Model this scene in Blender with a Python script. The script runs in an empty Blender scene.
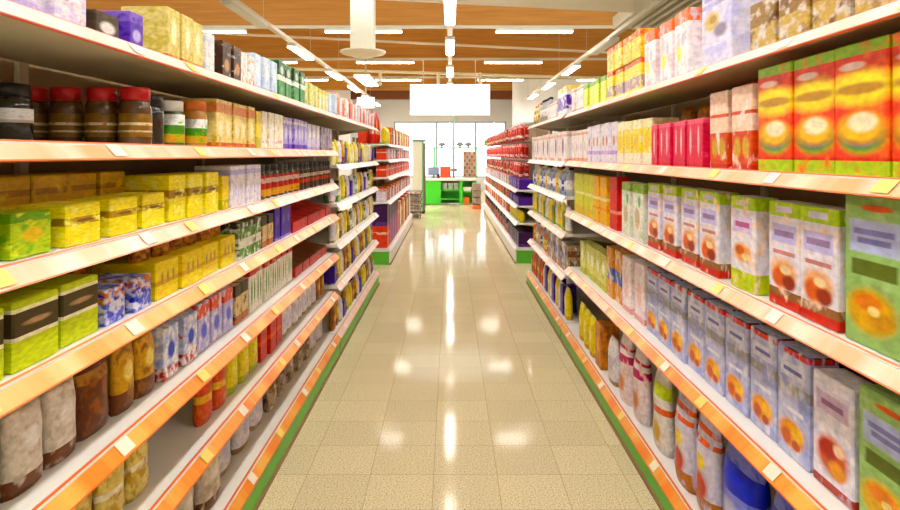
import bpy, bmesh, math, random
from mathutils import Vector, Matrix
RND = random.Random(7)
sc = bpy.context.scene
C = sc.collection
PI = math.pi
F, U0, V0, EYE = 634.0, 450.0, 154.0, 1.52     # focal length in pixels, vanishing point, eye height

# ------------------------------------------------------------------ materials
def lin(c):
    out = []
    for v in c[:3]:
        v /= 255.0
        out.append(v / 12.92 if v <= .04045 else ((v + .055) / 1.055) ** 2.4)
    return (*out, 1.0)

_M = {}
def base_mat(name):
    m = bpy.data.materials.new(name); m.use_nodes = True
    nt = m.node_tree
    return m, nt, nt.nodes['Principled BSDF']

def plain(name, rgb, rough=.45, metal=0.0, var=.06, scale=14.0, spec=.4):
    if name in _M: return _M[name]
    m, nt, b = base_mat(name)
    N, L = nt.nodes, nt.links
    tc = N.new('ShaderNodeTexCoord'); nz = N.new('ShaderNodeTexNoise'); nz.inputs['Scale'].default_value = scale
    nz.inputs['Detail'].default_value = 3
    L.new(tc.outputs['Object'], nz.inputs['Vector'])
    mx = N.new('ShaderNodeMix'); mx.data_type = 'RGBA'
    c = lin(rgb)
    mx.inputs[6].default_value = tuple(x * (1 - var) for x in c[:3]) + (1,)
    mx.inputs[7].default_value = tuple(min(1, x * (1 + var)) for x in c[:3]) + (1,)
    L.new(nz.outputs['Fac'], mx.inputs[0]); L.new(mx.outputs[2], b.inputs['Base Color'])
    b.inputs['Roughness'].default_value = rough; b.inputs['Metallic'].default_value = metal
    b.inputs['Specular IOR Level'].default_value = spec
    _M[name] = m
    return m

def glow(name, rgb, strength):
    if name in _M: return _M[name]
    m, nt, b = base_mat(name)
    b.inputs['Base Color'].default_value = (.8, .8, .8, 1)
    b.inputs['Emission Color'].default_value = lin(rgb)
    b.inputs['Emission Strength'].default_value = strength
    _M[name] = m
    return m

def pack(name, base, bands=(), blobs=(), mott=(), rough=.4, scale=3.5):
    """printed packaging: bands (z0,z1,rgb), mottles (rgb, threshold), ellipses (y,z,ry,rz,rgb) on the box's own 0..1 frame"""
    if name in _M: return _M[name]
    m, nt, b = base_mat(name)
    N, L = nt.nodes, nt.links
    tc = N.new('ShaderNodeTexCoord'); sp = N.new('ShaderNodeSeparateXYZ')
    L.new(tc.outputs['Generated'], sp.inputs[0])
    rampn = N.new('ShaderNodeValToRGB'); cr = rampn.color_ramp; cr.interpolation = 'CONSTANT'
    stops = [(0.0, base)]
    for z0, z1, c in sorted(bands):
        stops = [s for s in stops if s[0] < z0] + [(z0, c), (z1, base)]
    cr.elements[0].position = stops[0][0]; cr.elements[0].color = lin(stops[0][1])
    first = True
    for z, c in stops[1:]:
        if first:
            e = cr.elements[1]; e.position = min(z, 1.0); first = False
        else:
            e = cr.elements.new(min(z, 1.0))
        e.color = lin(c)
    if first:
        cr.elements[1].color = lin(base)
    L.new(sp.outputs['Z'], rampn.inputs[0])
    col = rampn.outputs['Color']
    oi = N.new('ShaderNodeObjectInfo')
    cmb = N.new('ShaderNodeVectorMath'); cmb.operation = 'MULTIPLY_ADD'
    cmb.inputs[1].default_value = (1.3, 1.0, 1.5)
    sh = N.new('ShaderNodeCombineXYZ')
    mu = N.new('ShaderNodeMath'); mu.operation = 'MULTIPLY'; mu.inputs[1].default_value = 9.0
    L.new(oi.outputs['Random'], mu.inputs[0]); L.new(mu.outputs[0], sh.inputs[0])
    L.new(tc.outputs['Generated'], cmb.inputs[0]); L.new(sh.outputs[0], cmb.inputs[2])
    for i, (c, th) in enumerate(mott):
        nz = N.new('ShaderNodeTexNoise'); nz.noise_dimensions = '4D'
        nz.inputs['W'].default_value = i * 3.7 + len(name) * .9
        nz.inputs['Scale'].default_value = scale; nz.inputs['Detail'].default_value = 2.5
        L.new(cmb.outputs[0], nz.inputs['Vector'])
        mr = N.new('ShaderNodeMapRange'); mr.inputs['From Min'].default_value = th - .07; mr.inputs['From Max'].default_value = th + .06
        L.new(nz.outputs['Fac'], mr.inputs['Value'])
        mx = N.new('ShaderNodeMix'); mx.data_type = 'RGBA'
        L.new(mr.outputs[0], mx.inputs[0]); L.new(col, mx.inputs[6]); mx.inputs[7].default_value = lin(c)
        col = mx.outputs[2]
    for (cy, cz, ry, rz, c, *kind) in blobs:
        s = N.new('ShaderNodeVectorMath'); s.operation = 'SUBTRACT'; s.inputs[1].default_value = (0, cy, cz)
        L.new(tc.outputs['Generated'], s.inputs[0])
        k = N.new('ShaderNodeVectorMath'); k.operation = 'MULTIPLY'; k.inputs[1].default_value = (0, 1 / ry, 1 / rz)
        L.new(s.outputs[0], k.inputs[0])
        if kind:      # straight-edged panel
            ab = N.new('ShaderNodeVectorMath'); ab.operation = 'ABSOLUTE'; L.new(k.outputs[0], ab.inputs[0])
            sx = N.new('ShaderNodeSeparateXYZ'); L.new(ab.outputs[0], sx.inputs[0])
            ln = N.new('ShaderNodeMath'); ln.operation = 'MAXIMUM'; L.new(sx.outputs['Y'], ln.inputs[0]); L.new(sx.outputs['Z'], ln.inputs[1])
        else:
            ln = N.new('ShaderNodeVectorMath'); ln.operation = 'LENGTH'; L.new(k.outputs[0], ln.inputs[0])
        mr = N.new('ShaderNodeMapRange'); mr.inputs['From Min'].default_value = .9 if kind else .62; mr.inputs['From Max'].default_value = 1.05
        mr.inputs['To Min'].default_value = 1; mr.inputs['To Max'].default_value = 0
        L.new(ln.outputs[0 if kind else 'Value'], mr.inputs['Value'])
        mx = N.new('ShaderNodeMix'); mx.data_type = 'RGBA'
        L.new(mr.outputs[0], mx.inputs[0]); L.new(col, mx.inputs[6]); mx.inputs[7].default_value = lin(c)
        col = mx.outputs[2]
    gn = N.new('ShaderNodeTexNoise'); gn.inputs['Scale'].default_value = 5.5; gn.inputs['Detail'].default_value = 4
    gv = N.new('ShaderNodeVectorMath'); gv.operation = 'MULTIPLY'; gv.inputs[1].default_value = (1, 1.0, 2.2)
    L.new(cmb.outputs[0], gv.inputs[0]); L.new(gv.outputs[0], gn.inputs['Vector'])
    gr = N.new('ShaderNodeMapRange'); gr.inputs['From Min'].default_value = .3; gr.inputs['From Max'].default_value = .7
    gr.inputs['To Min'].default_value = .80; gr.inputs['To Max'].default_value = 1.16; L.new(gn.outputs['Fac'], gr.inputs['Value'])
    hs = N.new('ShaderNodeHueSaturation'); hs.inputs['Saturation'].default_value = 1.25
    L.new(col, hs.inputs['Color']); L.new(gr.outputs[0], hs.inputs['Value']); col = hs.outputs[0]
    L.new(col, b.inputs['Base Color'])
    b.inputs['Roughness'].default_value = rough
    b.inputs['Specular IOR Level'].default_value = .35
    _M[name] = m
    return m

# ------------------------------------------------------------------ mesh helpers
def bx(bm, x0, x1, y0, y1, z0, z1):
    x0, x1 = min(x0, x1), max(x0, x1)
    v = [bm.verts.new((x, y, z)) for x in (x0, x1) for y in (y0, y1) for z in (z0, z1)]
    for f in ((0, 1, 3, 2), (4, 6, 7, 5), (0, 4, 5, 1), (2, 3, 7, 6), (0, 2, 6, 4), (1, 5, 7, 3)):
        bm.faces.new([v[i] for i in f])
    return v

def boxes(*bs, bevel=0.0):
    bm = bmesh.new()
    for b in bs: bx(bm, *b)
    if bevel: bmesh.ops.bevel(bm, geom=bm.edges[:], offset=bevel, segments=1, affect='EDGES')
    return bm

def prism_y(pts, y0, y1):
    """closed xz outline swept along y"""
    bm = bmesh.new()
    a = [bm.verts.new((x, y0, z)) for x, z in pts]; b = [bm.verts.new((x, y1, z)) for x, z in pts]
    n = len(pts)
    bm.faces.new(a); bm.faces.new(b[::-1])
    for i in range(n): bm.faces.new((a[i], b[i], b[(i + 1) % n], a[(i + 1) % n]))
    bmesh.ops.recalc_face_normals(bm, faces=bm.faces[:])
    return bm

def tube(bm, p, q, r, n=8):
    p, q = Vector(p), Vector(q); d = (q - p).normalized()
    a = d.orthogonal().normalized(); b = d.cross(a)
    ra = [bm.verts.new(p + (a * math.cos(2 * PI * i / n) + b * math.sin(2 * PI * i / n)) * r) for i in range(n)]
    rb = [bm.verts.new(q + (a * math.cos(2 * PI * i / n) + b * math.sin(2 * PI * i / n)) * r) for i in range(n)]
    bm.faces.new(ra[::-1]); bm.faces.new(rb)
    for i in range(n): bm.faces.new((ra[i], ra[(i + 1) % n], rb[(i + 1) % n], rb[i]))

def tubes(*ts):
    bm = bmesh.new()
    for t in ts: tube(bm, *t)
    return bm

def lathe(prof, n=20, cx=0.0, cy=0.0):
    bm = bmesh.new(); rings = []
    for r, z in prof:
        rings.append([bm.verts.new((cx + r * math.cos(2 * PI * i / n), cy + r * math.sin(2 * PI * i / n), z)) for i in range(n)])
    for a, b in zip(rings, rings[1:]):
        for i in range(n): bm.faces.new((a[i], a[(i + 1) % n], b[(i + 1) % n], b[i]))
    bm.faces.new(rings[0][::-1]); bm.faces.new(rings[-1])
    for f in bm.faces: f.smooth = abs(f.normal.z) < .8 if f.normal.length else True
    bm.normal_update()
    for f in bm.faces: f.smooth = abs(f.normal.z) < .9
    return bm

def mesh_of(name, bm, *mats):
    bmesh.ops.recalc_face_normals(bm, faces=bm.faces[:])
    me = bpy.data.meshes.new(name); bm.to_mesh(me); bm.free()
    for m in mats: me.materials.append(m)
    return me

def obj(name, bm, mat, parent=None, loc=(0, 0, 0), rz=0.0):
    me = bm if isinstance(bm, bpy.types.Mesh) else mesh_of(name, bm, mat)
    o = bpy.data.objects.new(name, me); C.objects.link(o)
    o.location = loc; o.rotation_euler = (0, 0, rz)
    if parent: o.parent = parent
    return o

def struct(name, bm, mat, parent=None):
    o = obj(name, bm, mat, parent)
    if not parent: o['kind'] = 'structure'
    return o

def tag(o, label, cat, group=None):
    n = len(label.replace(',', ' ').split())
    assert 4 <= n <= 16, label
    o['label'] = label; o['category'] = cat
    if group: o['group'] = group
    return o

def thing(name, label, cat, loc=(0, 0, 0), group=None):
    o = bpy.data.objects.new(name, None); C.objects.link(o); o.location = loc
    return tag(o, label, cat, group)

# ------------------------------------------------------------------ camera, world, view
cam = bpy.data.objects.new('camera', bpy.data.cameras.new('camera')); C.objects.link(cam)
cam.location = (0, 0, EYE); cam.rotation_euler = (PI / 2, 0, 0)
cam.data.sensor_width = 36; cam.data.lens = F / 900 * 36
cam.data.shift_y = -(255 - V0) / 900; cam.data.clip_start = .05
sc.camera = cam
w = bpy.data.worlds.new('world'); sc.world = w; w.use_nodes = True
bg = w.node_tree.nodes['Background']; bg.inputs[0].default_value = (.93, .97, 1.0, 1); bg.inputs[1].default_value = 2.0
sc.view_settings.view_transform = 'Standard'; sc.view_settings.look = 'None'
sc.view_settings.gamma = 1.0; sc.view_settings.use_curve_mapping = False
sc.view_settings.exposure = .67
LAMP = 27.0

# ------------------------------------------------------------------ shell
def floor_material():
    m, nt, b = base_mat('speckled_tile'); N, L = nt.nodes, nt.links
    tc = N.new('ShaderNodeTexCoord'); sp = N.new('ShaderNodeSeparateXYZ'); L.new(tc.outputs['Object'], sp.inputs[0])
    masks = []
    for ax, off in (('X', .077 + 30), ('Y', .3 * 100 - 2.707)):
        a = N.new('ShaderNodeMath'); a.operation = 'ADD'; a.inputs[1].default_value = off
        L.new(sp.outputs[ax], a.inputs[0])
        d = N.new('ShaderNodeMath'); d.operation = 'DIVIDE'; d.inputs[1].default_value = .3; L.new(a.outputs[0], d.inputs[0])
        fr = N.new('ShaderNodeMath'); fr.operation = 'FRACT'; L.new(d.outputs[0], fr.inputs[0])
        s = N.new('ShaderNodeMath'); s.operation = 'SUBTRACT'; s.inputs[1].default_value = .5; L.new(fr.outputs[0], s.inputs[0])
        ab = N.new('ShaderNodeMath'); ab.operation = 'ABSOLUTE'; L.new(s.outputs[0], ab.inputs[0])
        g = N.new('ShaderNodeMath'); g.operation = 'GREATER_THAN'; g.inputs[1].default_value = .4945; L.new(ab.outputs[0], g.inputs[0])
        fl = N.new('ShaderNodeMath'); fl.operation = 'FLOOR'; L.new(d.outputs[0], fl.inputs[0])
        masks.append((g, fl))
    mxm = N.new('ShaderNodeMath'); mxm.operation = 'MAXIMUM'
    L.new(masks[0][0].outputs[0], mxm.inputs[0]); L.new(masks[1][0].outputs[0], mxm.inputs[1])
    cell = N.new('ShaderNodeCombineXYZ'); L.new(masks[0][1].outputs[0], cell.inputs[0]); L.new(masks[1][1].outputs[0], cell.inputs[1])
    wn = N.new('ShaderNodeTexWhiteNoise'); wn.noise_dimensions = '2D'; L.new(cell.outputs[0], wn.inputs['Vector'])
    n1 = N.new('ShaderNodeTexNoise'); n1.inputs['Scale'].default_value = 150; n1.inputs['Detail'].default_value = 3
    L.new(tc.outputs['Object'], n1.inputs['Vector'])
    r1 = N.new('ShaderNodeValToRGB'); e = r1.color_ramp.elements
    e[0].position = .33; e[0].color = lin((168, 142, 96)); e[1].position = .62; e[1].color = lin((238, 228, 198))
    k = r1.color_ramp.elements.new(.47); k.color = lin((222, 208, 168))
    L.new(n1.outputs['Fac'], r1.inputs[0])
    hv = N.new('ShaderNodeHueSaturation'); L.new(r1.outputs[0], hv.inputs['Color'])
    mr = N.new('ShaderNodeMapRange'); mr.inputs['To Min'].default_value = .95; mr.inputs['To Max'].default_value = 1.04
    L.new(wn.outputs['Value'], mr.inputs['Value']); L.new(mr.outputs[0], hv.inputs['Value'])
    mx = N.new('ShaderNodeMix'); mx.data_type = 'RGBA'; mx.inputs[7].default_value = lin((186, 165, 124))
    L.new(mxm.outputs[0], mx.inputs[0]); L.new(hv.outputs[0], mx.inputs[6]); L.new(mx.outputs[2], b.inputs['Base Color'])
    b.inputs['Roughness'].default_value = .085; b.inputs['Specular IOR Level'].default_value = .05
    return m

def wood_material():
    m, nt, b = base_mat('glulam_wood'); N, L = nt.nodes, nt.links
    tc = N.new('ShaderNodeTexCoord'); mp = N.new('ShaderNodeMapping'); mp.inputs['Scale'].default_value = (.5, 8, 9)
    L.new(tc.outputs['Object'], mp.inputs[0])
    nz = N.new('ShaderNodeTexNoise'); nz.inputs['Scale'].default_value = 2.2; nz.inputs['Detail'].default_value = 6
    L.new(mp.outputs[0], nz.inputs['Vector'])
    r = N.new('ShaderNodeValToRGB'); e = r.color_ramp.elements
    e[0].position = .3; e[0].color = lin((188, 120, 34)); e[1].position = .72; e[1].color = lin((206, 142, 50))
    L.new(nz.outputs['Fac'], r.inputs[0]); L.new(r.outputs[0], b.inputs['Base Color'])
    b.inputs['Roughness'].default_value = .6
    return m

M_cream = plain('cream_paint', (246, 240, 220), .7, var=.02)
M_wall = plain('white_wall', (246, 246, 248), .7, var=.02)
M_steel = plain('pale_steel', (214, 206, 182), .45, var=.03)
M_dark = plain('dark_rubber', (58, 46, 34), .7); M_toe_shadow = plain('tan_toe_shadow', (150, 116, 78), .6)
M_wood = wood_material()
M_brown = plain('brown_beam', (140, 78, 38), .6)

struct('floor', boxes((-8, 8, -2, 27, -.1, 0)), floor_material())
# sloping lower ceiling over the near part of the shop
def slab(x0, x1, y0, y1):
    bm = bmesh.new(); z = lambda x: 3.725 - .05 * x
    v = [bm.verts.new((x, y, z(x) + t)) for x in (x0, x1) for y in (y0, y1) for t in (0, .15)]
    for f in ((0, 1, 3, 2), (4, 6, 7, 5), (0, 4, 5, 1), (2, 3, 7, 6), (0, 2, 6, 4), (1, 5, 7, 3)): bm.faces.new([v[i] for i in f])
    return bm
struct('ceiling', slab(-8, 2.9, -2, 9.3), M_cream)
o = struct('ceiling_upper', boxes((-8, 8, 9.3, 27, 4.9, 5.0)), M_cream)
# ribbed steel deck at the side
pts = []; x = 2.95
while x < 8:
    pts += [(x, 3.78), (x + .07, 3.78), (x + .08, 3.93), (x + .16, 3.93)]; x += .17
pts += [(x, 3.78), (x, 4.0), (2.95, 4.0)]
struct('ceiling_deck', prism_y(pts, -2, 11.5), M_steel)
for i, (Y, xa, xb) in enumerate(((12.0, -8, 3.5), (16.0, -8, 7.9), (20.0, -8, 7.9), (24.0, -8, 7.9))):
    struct('beam_%d' % (i + 1), boxes((xa, xb, Y, Y + .2, 3.95, 4.89)), M_wood)
struct('column_1', boxes((3.52, 3.82, 11.7, 12.0, 0, 4.89)), M_cream)
struct('beam_5', boxes((-4.1, 2.6, 25.4, 25.6, 3.72, 4.2)), M_brown)
struct('wall_front', boxes((-8, 8, -2.15, -2.0, 0, 4.95)), M_wall)
struct('wall_left', boxes((-8, -7.9, -2, 27, 0, 4.95)), M_wall)
struct('wall_right', boxes((7.9, 8, -2, 27, 0, 4.95)), M_wall)
struct('wall_left_end', boxes((-7.9, -3.85, 24.4, 24.55, 0, 4.05)), M_wall)
struct('wall_right_end', boxes((2.43, 7.9, 22, 22.15, 0, 4.12)), M_wall)
struct('column_2', boxes((2.17, 2.42, 21.9, 22.1, 0, 4.12)), M_wall)
# far wall round a long window
wz0, wz1, wx0, wx1 = .55, 2.85, -2.3, 2.3
struct('wall_back', boxes((-8, wx0, 26, 26.2, 0, 4.95), (wx1, 8, 26, 26.2, 0, 4.95), (wx0, wx1, 26, 26.2, 0, wz0), (wx0, wx1, 26, 26.2, wz1, 4.95)), M_wall)
wn = bpy.data.objects.new('window_1', None); C.objects.link(wn); wn['kind'] = 'structure'
mf = plain('window_frame_grey', (176, 184, 190), .5)
fr = [(wx0, wx1, 26.05, 26.11, wz0, wz0 + .06), (wx0, wx1, 26.05, 26.11, wz1 - .06, wz1)]
for xx in (wx0 + .03, -.55, 1.05, wx1 - .03): fr.append((xx - .035, xx + .035, 26.04, 26.12, wz0, wz1))
obj('window_frame', boxes(*fr), mf, wn)
mg, nt, b = base_mat('window_glass')
tr = nt.nodes.new('ShaderNodeBsdfTransparent'); gl = nt.nodes.new('ShaderNodeBsdfGlossy'); gl.inputs['Roughness'].default_value = .02
mxs = nt.nodes.new('ShaderNodeMixShader'); mxs.inputs[0].default_value = .06
nt.links.new(tr.outputs[0], mxs.inputs[1]); nt.links.new(gl.outputs[0], mxs.inputs[2]); nt.links.new(mxs.outputs[0], nt.nodes['Material Output'].inputs['Surface'])
obj('window_pane', boxes((wx0, wx1, 26.075, 26.081, wz0, wz1)), mg, wn)

# ------------------------------------------------------------------ lamps and pipes overhead
M_tube = glow('lit_tube', (255, 250, 241), LAMP)
M_hous = plain('lamp_housing', (226, 222, 206), .4, var=.02)
M_wire = plain('wire_grey', (198, 190, 168), .5)
ORD = ['first', 'second', 'third', 'fourth', 'fifth', 'sixth', 'seventh', 'eighth', 'ninth', 'tenth', 'eleventh', 'twelfth', 'thirteenth',
       'fourteenth', 'fifteenth', 'sixteenth', 'seventeenth', 'eighteenth', 'nineteenth', 'twentieth']
TENS = {2: 'twenty', 3: 'thirty', 4: 'forty'}
def ordw(i):
    if i < 20: return ORD[i]
    t, u = divmod(i + 1, 10)
    return {2: 'twentieth', 3: 'thirtieth', 4: 'fortieth'}[t] if u == 0 else TENS[t] + '-' + ORD[u - 1]

def track(X, z, y0, y1, where):
    t = thing('hanging_light_track', 'long pale steel light track hanging %s' % where, 'light track', (X, y0, z))
    obj('track_bar', boxes((-.04, .04, 0, y1 - y0, 0, .055)), M_steel, t)
    y = 1.45
    while y < y1 - y0:
        yy = y0 + y
        top = (3.72 - .05 * X) if yy < 9.3 else 4.89
        if X > 2.9 and yy < 11.5: top = 3.78
        for dx in (0,):
            obj('suspension_wire', tubes(((dx, y, .055), (dx, y, top - z - .003), .004, 5)), M_wire, t)
        y += 3.1
    return t

def lamp(X, Y, z, L, along_y, label, group, wd=.16, lit=True):
    t = thing('hanging_tube_light', label, 'ceiling light', (X, Y, z), group)
    h = L / 2; a = wd / 2
    def P(x0, x1, y0, y1, z0, z1): return (x0, x1, y0, y1, z0, z1) if along_y else (y0, y1, x0, x1, z0, z1)
    obj('housing', boxes(P(-a, a, -h, h, -.06, -.002), bevel=.01), M_hous, t)
    obj('lit_diffuser' if lit else 'diffuser', boxes(P(-a * .82, a * .82, -h * .98, h * .98, -.075, -.0615), bevel=.004), M_tube if lit else M_hous, t)
    return t

tracks = [(-2.72, 3.42, 'above the left shelving'), (0.0, 3.42, 'above the middle of the aisle'), (2.66, 3.42, 'above the right shelving')]
for X, z, where in tracks:
    track(X, z, -1.5, 24.3, where)
    ys = {0.0: (-.9, .9, 2.7, 5.2, 8.25, 11.0, 14.3, 17.4, 20.5, 23.3)}.get(X, (.2, 2.6, 5.3, 8.45, 11.6, 14.9, 18.0, 20.8, 23.4) if X < 0 else (.2, 2.5, 4.9, 11.0, 14.0, 17.2, 20.3))  # lamps over the camera and toward the far wall: unseen, added for brightness
    for i, Y in enumerate(ys):
        off = (X, Y) in ((-2.72, 8.45), (2.66, 11.0))
        lamp(X, Y, z, 1.5, True, ('unlit' if off else 'lit') + ' white tube light, %s from front, on the track %s' % (ordw(i), where), 'tube lights on the aisle tracks', lit=not off)
k = 0
for Y, zz, nm in ((12.0, 3.87, 'first'), (16.0, 3.87, 'second'), (20.0, 3.9, 'third')):
    rb = tag(obj('hanging_cross_rail', boxes((-7.5, 3.4 if Y < 13 else 7.5, Y - .16, Y - .09, zz + .002, zz + .052)), M_steel),
             'pale steel cross rail under the %s wooden beam' % nm, 'light rail', 'cross rails under the wooden beams')
    for j, X in enumerate((-4.55, -1.62, 1.58, 4.7)):
        if X > 3.4 and Y < 13: continue
        lamp(X, Y - .125, zz, 1.45, False, 'white tube light across the aisle, %s from left under the %s wooden beam' % (ORD[j], nm), 'tube lights under the beams')
lamp(-2.25, 17.2, 3.55, 2.2, True, 'wide white light panel beside the left light track, far back', 'wide light panel', .42)
# thin sprinkler pipes crossing at a slant
M_pipe = plain('pipe_cream', (230, 220, 196), .4)
tag(obj('hanging_sprinkler_pipe', tubes(((-6.5, 13.1, 4.1), (6.4, 14.6, 3.72), .028, 10)), M_pipe), 'thin cream pipe slanting across in front of second beam', 'pipe')
t = thing('hanging_sprinkler_pipe', 'thicker cream pipe with short droppers slanting across third beam', 'pipe', (0, 19, 3.9))
obj('pipe_run', tubes(((-6.5, -.2, .2), (6.4, .5, -.1), .045, 10)), M_pipe, t)
for X in (-2.1, -.35, .9):
    obj('pipe_drop', tubes(((X, .03, .06), (X, .03, -.32), .05, 8)), M_pipe, t)
# ventilation duct with a round diffuser
t = thing('ceiling_vent_duct', 'square cream air duct ending in a round diffuser', 'air duct', (-1.4, 10.2, 3.1))
obj('duct_shaft', boxes((-.185, .185, -.15, .15, .10, 1.79), bevel=.01), M_cream, t)
obj('duct_collar', boxes((-.24, .24, -.2, .2, .95, 1.0)), M_cream, t)
obj('round_diffuser', lathe([(.05, -.03), (.16, -.02), (.2, .0), (.34, .03), (.37, .055), (.36, .075), (.2, .098)], 36), M_cream, t)
# blank signs
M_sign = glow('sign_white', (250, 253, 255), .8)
t = thing('hanging_sign', 'large blank white sign hanging over the end of the aisle', 'sign', (0, 12.4, 2.28))
obj('sign_board', boxes((-.78, .78, -.03, .03, 0, .6), bevel=.008), M_sign, t)
for X in (-.52, .5): obj('sign_wire', tubes(((X, 0, .6), (X, 0, 1.1), .006, 6)), M_wire, t)
t = thing('hanging_sign', 'small blank white sign hanging beyond the left shelving', 'sign', (-2.02, 15.2, 2.62))
obj('sign_board', boxes((-.21, .21, -.02, .02, 0, .26), bevel=.006), M_sign, t)
obj('sign_wire', tubes(((0, 0, .26), (0, 0, 1.2), .02, 6)), M_wire, t)

# ------------------------------------------------------------------ shelving units
M_shelf = plain('white_shelf', (240, 238, 236), .35, var=.02)
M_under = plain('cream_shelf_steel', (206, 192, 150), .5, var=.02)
M_back = plain('dark_beige_back_panel', (142, 118, 78), .6, var=.05)  # one even dark beige over the whole panel
M_green = plain('green_kick', (96, 196, 48), .4)
M_post = plain('upright_cream', (205, 196, 170), .5)
SHELF = {}; EXT = {}
def rail_mat(name, edge, mid, mid2):
    if name in _M: return _M[name]
    m, nt, b = base_mat(name); N, L = nt.nodes, nt.links
    tc = N.new('ShaderNodeTexCoord'); sp = N.new('ShaderNodeSeparateXYZ'); L.new(tc.outputs['Generated'], sp.inputs[0])
    mp = N.new('ShaderNodeMapping'); mp.inputs['Scale'].default_value = (0, 5.5, 0); L.new(tc.outputs['Object'], mp.inputs[0])
    nz = N.new('ShaderNodeTexNoise'); nz.inputs['Scale'].default_value = 1; nz.inputs['Detail'].default_value = 3; L.new(mp.outputs[0], nz.inputs['Vector'])
    mr = N.new('ShaderNodeMapRange'); mr.inputs['From Min'].default_value = .4; mr.inputs['From Max'].default_value = .62; L.new(nz.outputs['Fac'], mr.inputs['Value'])
    mx = N.new('ShaderNodeMix'); mx.data_type = 'RGBA'; mx.inputs[6].default_value = lin(mid); mx.inputs[7].default_value = lin(mid2); L.new(mr.outputs[0], mx.inputs[0])
    r = N.new('ShaderNodeValToRGB'); r.color_ramp.interpolation = 'CONSTANT'
    e = r.color_ramp.elements; e[0].color = (1, 1, 1, 1); e[1].position = .13; e[1].color = (0, 0, 0, 1)
    x = e.new(.86); x.color = (1, 1, 1, 1)
    L.new(sp.outputs['Z'], r.inputs[0])
    m2 = N.new('ShaderNodeMix'); m2.data_type = 'RGBA'; m2.inputs[7].default_value = lin(edge)
    L.new(r.outputs[0], m2.inputs[0]); L.new(mx.outputs[2], m2.inputs[6]); L.new(m2.outputs[2], b.inputs['Base Color'])
    b.inputs['Roughness'].default_value = .3
    _M[name] = m
    return m
RAILS = {
 'white': rail_mat('rail_white', (232, 84, 40), (248, 218, 206), (252, 234, 226)),
 'peach': rail_mat('rail_peach', (238, 112, 44), (248, 176, 124), (252, 216, 190)),
 'amber': rail_mat('rail_amber', (242, 124, 26), (250, 166, 64), (252, 208, 138)),
 'orange': rail_mat('rail_orange', (240, 106, 16), (250, 140, 24), (252, 190, 84)),
 'pale': rail_mat('rail_pale', (240, 214, 206), (242, 232, 232), (248, 244, 246)),
 'pink': rail_mat('rail_pink', (236, 150, 110), (248, 206, 188), (250, 228, 220)),
}
M_tag = plain('price_paper', (252, 244, 226), .5, var=.02); M_tagy = plain('price_paper_yellow', (252, 226, 120), .5, var=.02)

def unit(key, name, label, cat, side, Xs, Xk, Y0, Y1, levels, rails, phrase, ztop, depth=.47, base_rail='orange', green_end=False, tags=6, backcol=None, names=None):
    """levels: shelf-top heights, lowest = base deck"""
    s = side; Xb = Xs + depth
    root = thing(name, label, cat, (0, 0, 0))
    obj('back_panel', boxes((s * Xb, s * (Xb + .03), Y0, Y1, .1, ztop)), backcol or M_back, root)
    for y in [Y0 + .03 + i * (Y1 - Y0 - .06) / max(1, round((Y1 - Y0) / 1.33)) for i in range(max(1, round((Y1 - Y0) / 1.33)) + 1)]:
        obj('upright', boxes((s * (Xb - .02), s * (Xb - .001), y - .02, y + .02, .1, ztop)), M_post, root)
    for i, z in enumerate(levels):
        xf = Xs if i < len(levels) - 1 else Xk + .03
        if i == len(levels) - 1:
            sh = obj('base_deck', boxes((s * (xf + .012), s * (Xb - .022), Y0, Y1, z - .04, z)), M_shelf, root)
            kp = obj('kick_plate', boxes((s * (Xk + .02), s * (Xk + .035), Y0, Y1, .022, z - .045)), M_shelf if green_end else M_green, root)
            obj('toe_shadow_strip', boxes((s * (Xk + .012), s * (Xk + .03), Y0, Y1, 0, .02)), M_toe_shadow, root)  # tan strip painted in for the thin shadow along the floor
            obj('end_plate', boxes((s * (Xk + .04), s * (Xb + .03), Y0 + .002, Y0 + .02, .0, z - .045)), M_green if green_end else M_shelf, root)
        else:
            bs = [(s * (xf + .012), s * (Xb - .022), Y0, Y1, z - .022, z)]
            sh = obj('shelf', boxes(*bs), M_shelf, root)
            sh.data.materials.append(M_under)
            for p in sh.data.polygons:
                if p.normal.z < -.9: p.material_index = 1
        a = [(s * (xf - .02), z - .038), (s * (xf + .02), z + .004), (s * (xf + .026), z + .001), (s * (xf - .012), z - .041)]
        obj('price_rail', prism_y(a, Y0, Y1), RAILS[rails[i]], sh)
        # brackets under the shelf
        if i < len(levels) - 1:
            for y in (Y0 + .04, Y1 - .04):
                bm = prism_y([(s * (xf + .08), z - .024), (s * (Xb - .025), z - .024), (s * (Xb - .025), z - .085)], y - .003, y + .003)
                obj('bracket', bm, M_post, sh)
        for j in range(tags):
            y = Y0 + (Y1 - Y0) * (j + .3 + .4 * RND.random()) / tags
            if j % 2: mt = M_tagy
            else: mt = M_tag
            dx, dz = -.0028, .0028
            p = [(s * (xf - .014) + s * dx, z - .0317 + dz), (s * (xf + .013) + s * dx, z - .0034 + dz), (s * (xf + .0137) + s * dx, z - .0041 + dz), (s * (xf - .0133) + s * dx, z - .0324 + dz)]
            obj('price_tag', prism_y(p, y - .03, y + .03), mt, sh)
        nm = (names or ['top', 'second', 'third', 'fourth', 'fifth', 'sixth'])[i] + ' shelf' if i < len(levels) - 1 else 'bottom deck'
        SHELF[(key, i)] = (s, z, xf, phrase + ' ' + nm)
    EXT[key] = (Y0 + .02, Y1 - .02)
    return root

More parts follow.
